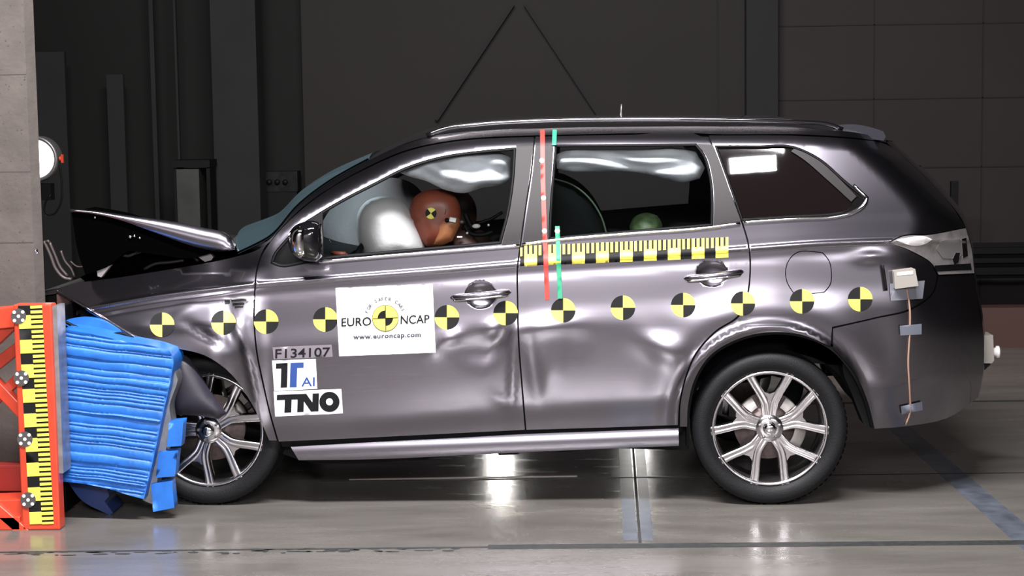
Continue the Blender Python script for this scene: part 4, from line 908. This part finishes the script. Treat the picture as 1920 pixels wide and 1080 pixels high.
l = smooth_loop([(113, 598), (140, 612), (175, 622), (205, 628), (225, 625), (250, 634)], 8, False, 90); m = MB(); m.tube(P(l[:, 0], l[:, 1], -.10+0*l[:, 0]), .007, 0, 8); m.build('black_edge_strip', BLACK, db)
for q in ([(317, 790), (344, 788), (340, 836), (313, 838)], [(297, 848), (333, 845), (328, 893), (292, 896)], [(283, 908), (322, 902), (327, 952), (287, 960)]):
    m = MB(); m.panel([q], const(-.2), 10, thick=.07, closed=True, smooth_pts=False, auto=True); m.build('bumper_block', BLUE, db)
m = MB(); m.panel([[(325, 690), (333, 712), (326, 735), (318, 760), (322, 800), (312, 840), (300, 880), (285, 945), (268, 938), (290, 850), (306, 780)]], const(-.17), 10, thick=.1, closed=True); m.build('aluminium_sheet', ALU, db)
m = MB(); m.panel([[(128, 905), (200, 915), (205, 930), (196, 940), (212, 962), (205, 966), (150, 935)]], const(-.1), 8, thick=.2, closed=True); m.build('torn_foil', BLUED, db)
m = MB(); m.panel([[(104, 905), (128, 905), (112, 945), (108, 944)]], const(-.05), 8, thick=.2, closed=True); m.build('torn_foil', BLUED, db)
m = MB(); q = P(108, 600, 0); a = P(112, 575, -.05); b = P(112, 955, -.05); m.box(((a[0]+.0), .2, (a[2]+b[2])/2), (.02, .6, a[2]-b[2])); m.build('backing_plate', BLACK, db)
# ------------------------------------------------------------------ spotlight behind the wall
YL = 2.6; lc = P(66, 298, YL); le = empty('spotlight', (lc[0], YL, 0), 'round white glowing spotlight half hidden behind the concrete wall', 'spotlight')
m = MB(); m.lathe([(.112, .0), (.120, -.012), (.134, -.012), (.137, 0), (.137, .10), (.09, .2), (0, .22)], tuple(lc), 0, 40); m.build('lamp_housing', STEEL, le)
m = MB(); m.lathe([(0, 0.0), (.115, 0.004)], tuple(lc), 0, 40); m.build('lamp_lens', LAMPE, le)
m = MB(); m.lathe([(0, 0), (.012, 0), (.018, .01), (0, .014)], tuple(lc+np.array([.145, 0, .0])), 0, 12, 'X'); m.box(lc+np.array([.165, 0, 0]), (.012, .02, .05)); m.build('clamp_knob', ORNG, le)
m = MB(); m.tube([(lc[0]-.02, YL+.1, 0.0), (lc[0]-.02, YL+.1, lc[2]-.1)], .018, 0, 10); m.box((lc[0]-.02, YL+.1, .015), (.5, .4, .03)); m.box((lc[0]+.04, YL+.06, lc[2]-.2), (.08, .08, .1)); m.build('lamp_stand', BLACK, le)
l = smooth_loop([(112, 310), (116, 345), (110, 390), (100, 402), (86, 400), (84, 385), (95, 365)], 6, False, 90); m = MB(); m.tube(P(l[:, 0], l[:, 1], YL+.02+0*l[:, 0]), .006, 0, 8); m.build('lamp_cable', BLACK, le)
# background equipment
m = MB(); a = P(325, 300, 6.9); b = P(395, 300, 6.9); zt3 = P(360, 300, 6.9)[2]
ev = empty('equipment_trolley', ((a[0]+b[0])/2, 6.9, 0), 'dark equipment trolley standing by the grey column in the background', 'trolley')
m.box(((a[0]+b[0])/2, 7.0, zt3-.03), (b[0]-a[0], .3, .06)); m.build('tray', BLACK, ev)
m = MB(); m.box(((a[0]+b[0])/2-.03, 7.0, (zt3-.05)/2+.1), ((b[0]-a[0])*.6, .3, zt3-.3)); m.build('cabinet', pm('dull_green_metal', (.02, .022, .018), 0, .5, noise=(5, .4)), ev)
for x in (a[0]+.02, b[0]-.02):
    m = MB(); m.box((x, 7.0, zt3/2-.03), (.03, .25, zt3-.07)); m.build('leg', BLACK, ev)
a = P(492, 340, YW-.1); b = P(556, 340, YW-.1); c1 = P(520, 322, YW-.1)[2]; c2 = P(520, 360, YW-.1)[2]
cv = empty('control_cabinet', ((a[0]+b[0])/2, YW-.1, 0), 'dim grey control cabinet on a black stand in the gap beside the grey column', 'cabinet')
m = MB(); m.box(((a[0]+b[0])/2, YW+.05, (c1+c2)/2), (b[0]-a[0], .2, c1-c2)); m.build('cabinet_body', pm('grey_cabinet', (.007, .007, .0065), 0, .7, noise=(14, .8), spec=.2), cv)
m = MB(); m.box(((a[0]+b[0])/2, YW+.05, c2/2), (b[0]-a[0]-.02, .18, c2)); m.build('stand', BLACK, cv)
for k in range(3):
    m = MB(); q = P(503+k*15, 342, YW-.1); m.lathe([(0, -.02), (.022, -.02), (.026, 0)], (q[0], YW-.05, q[2]), 0, 16); m.build('dial', BLACK, cv)
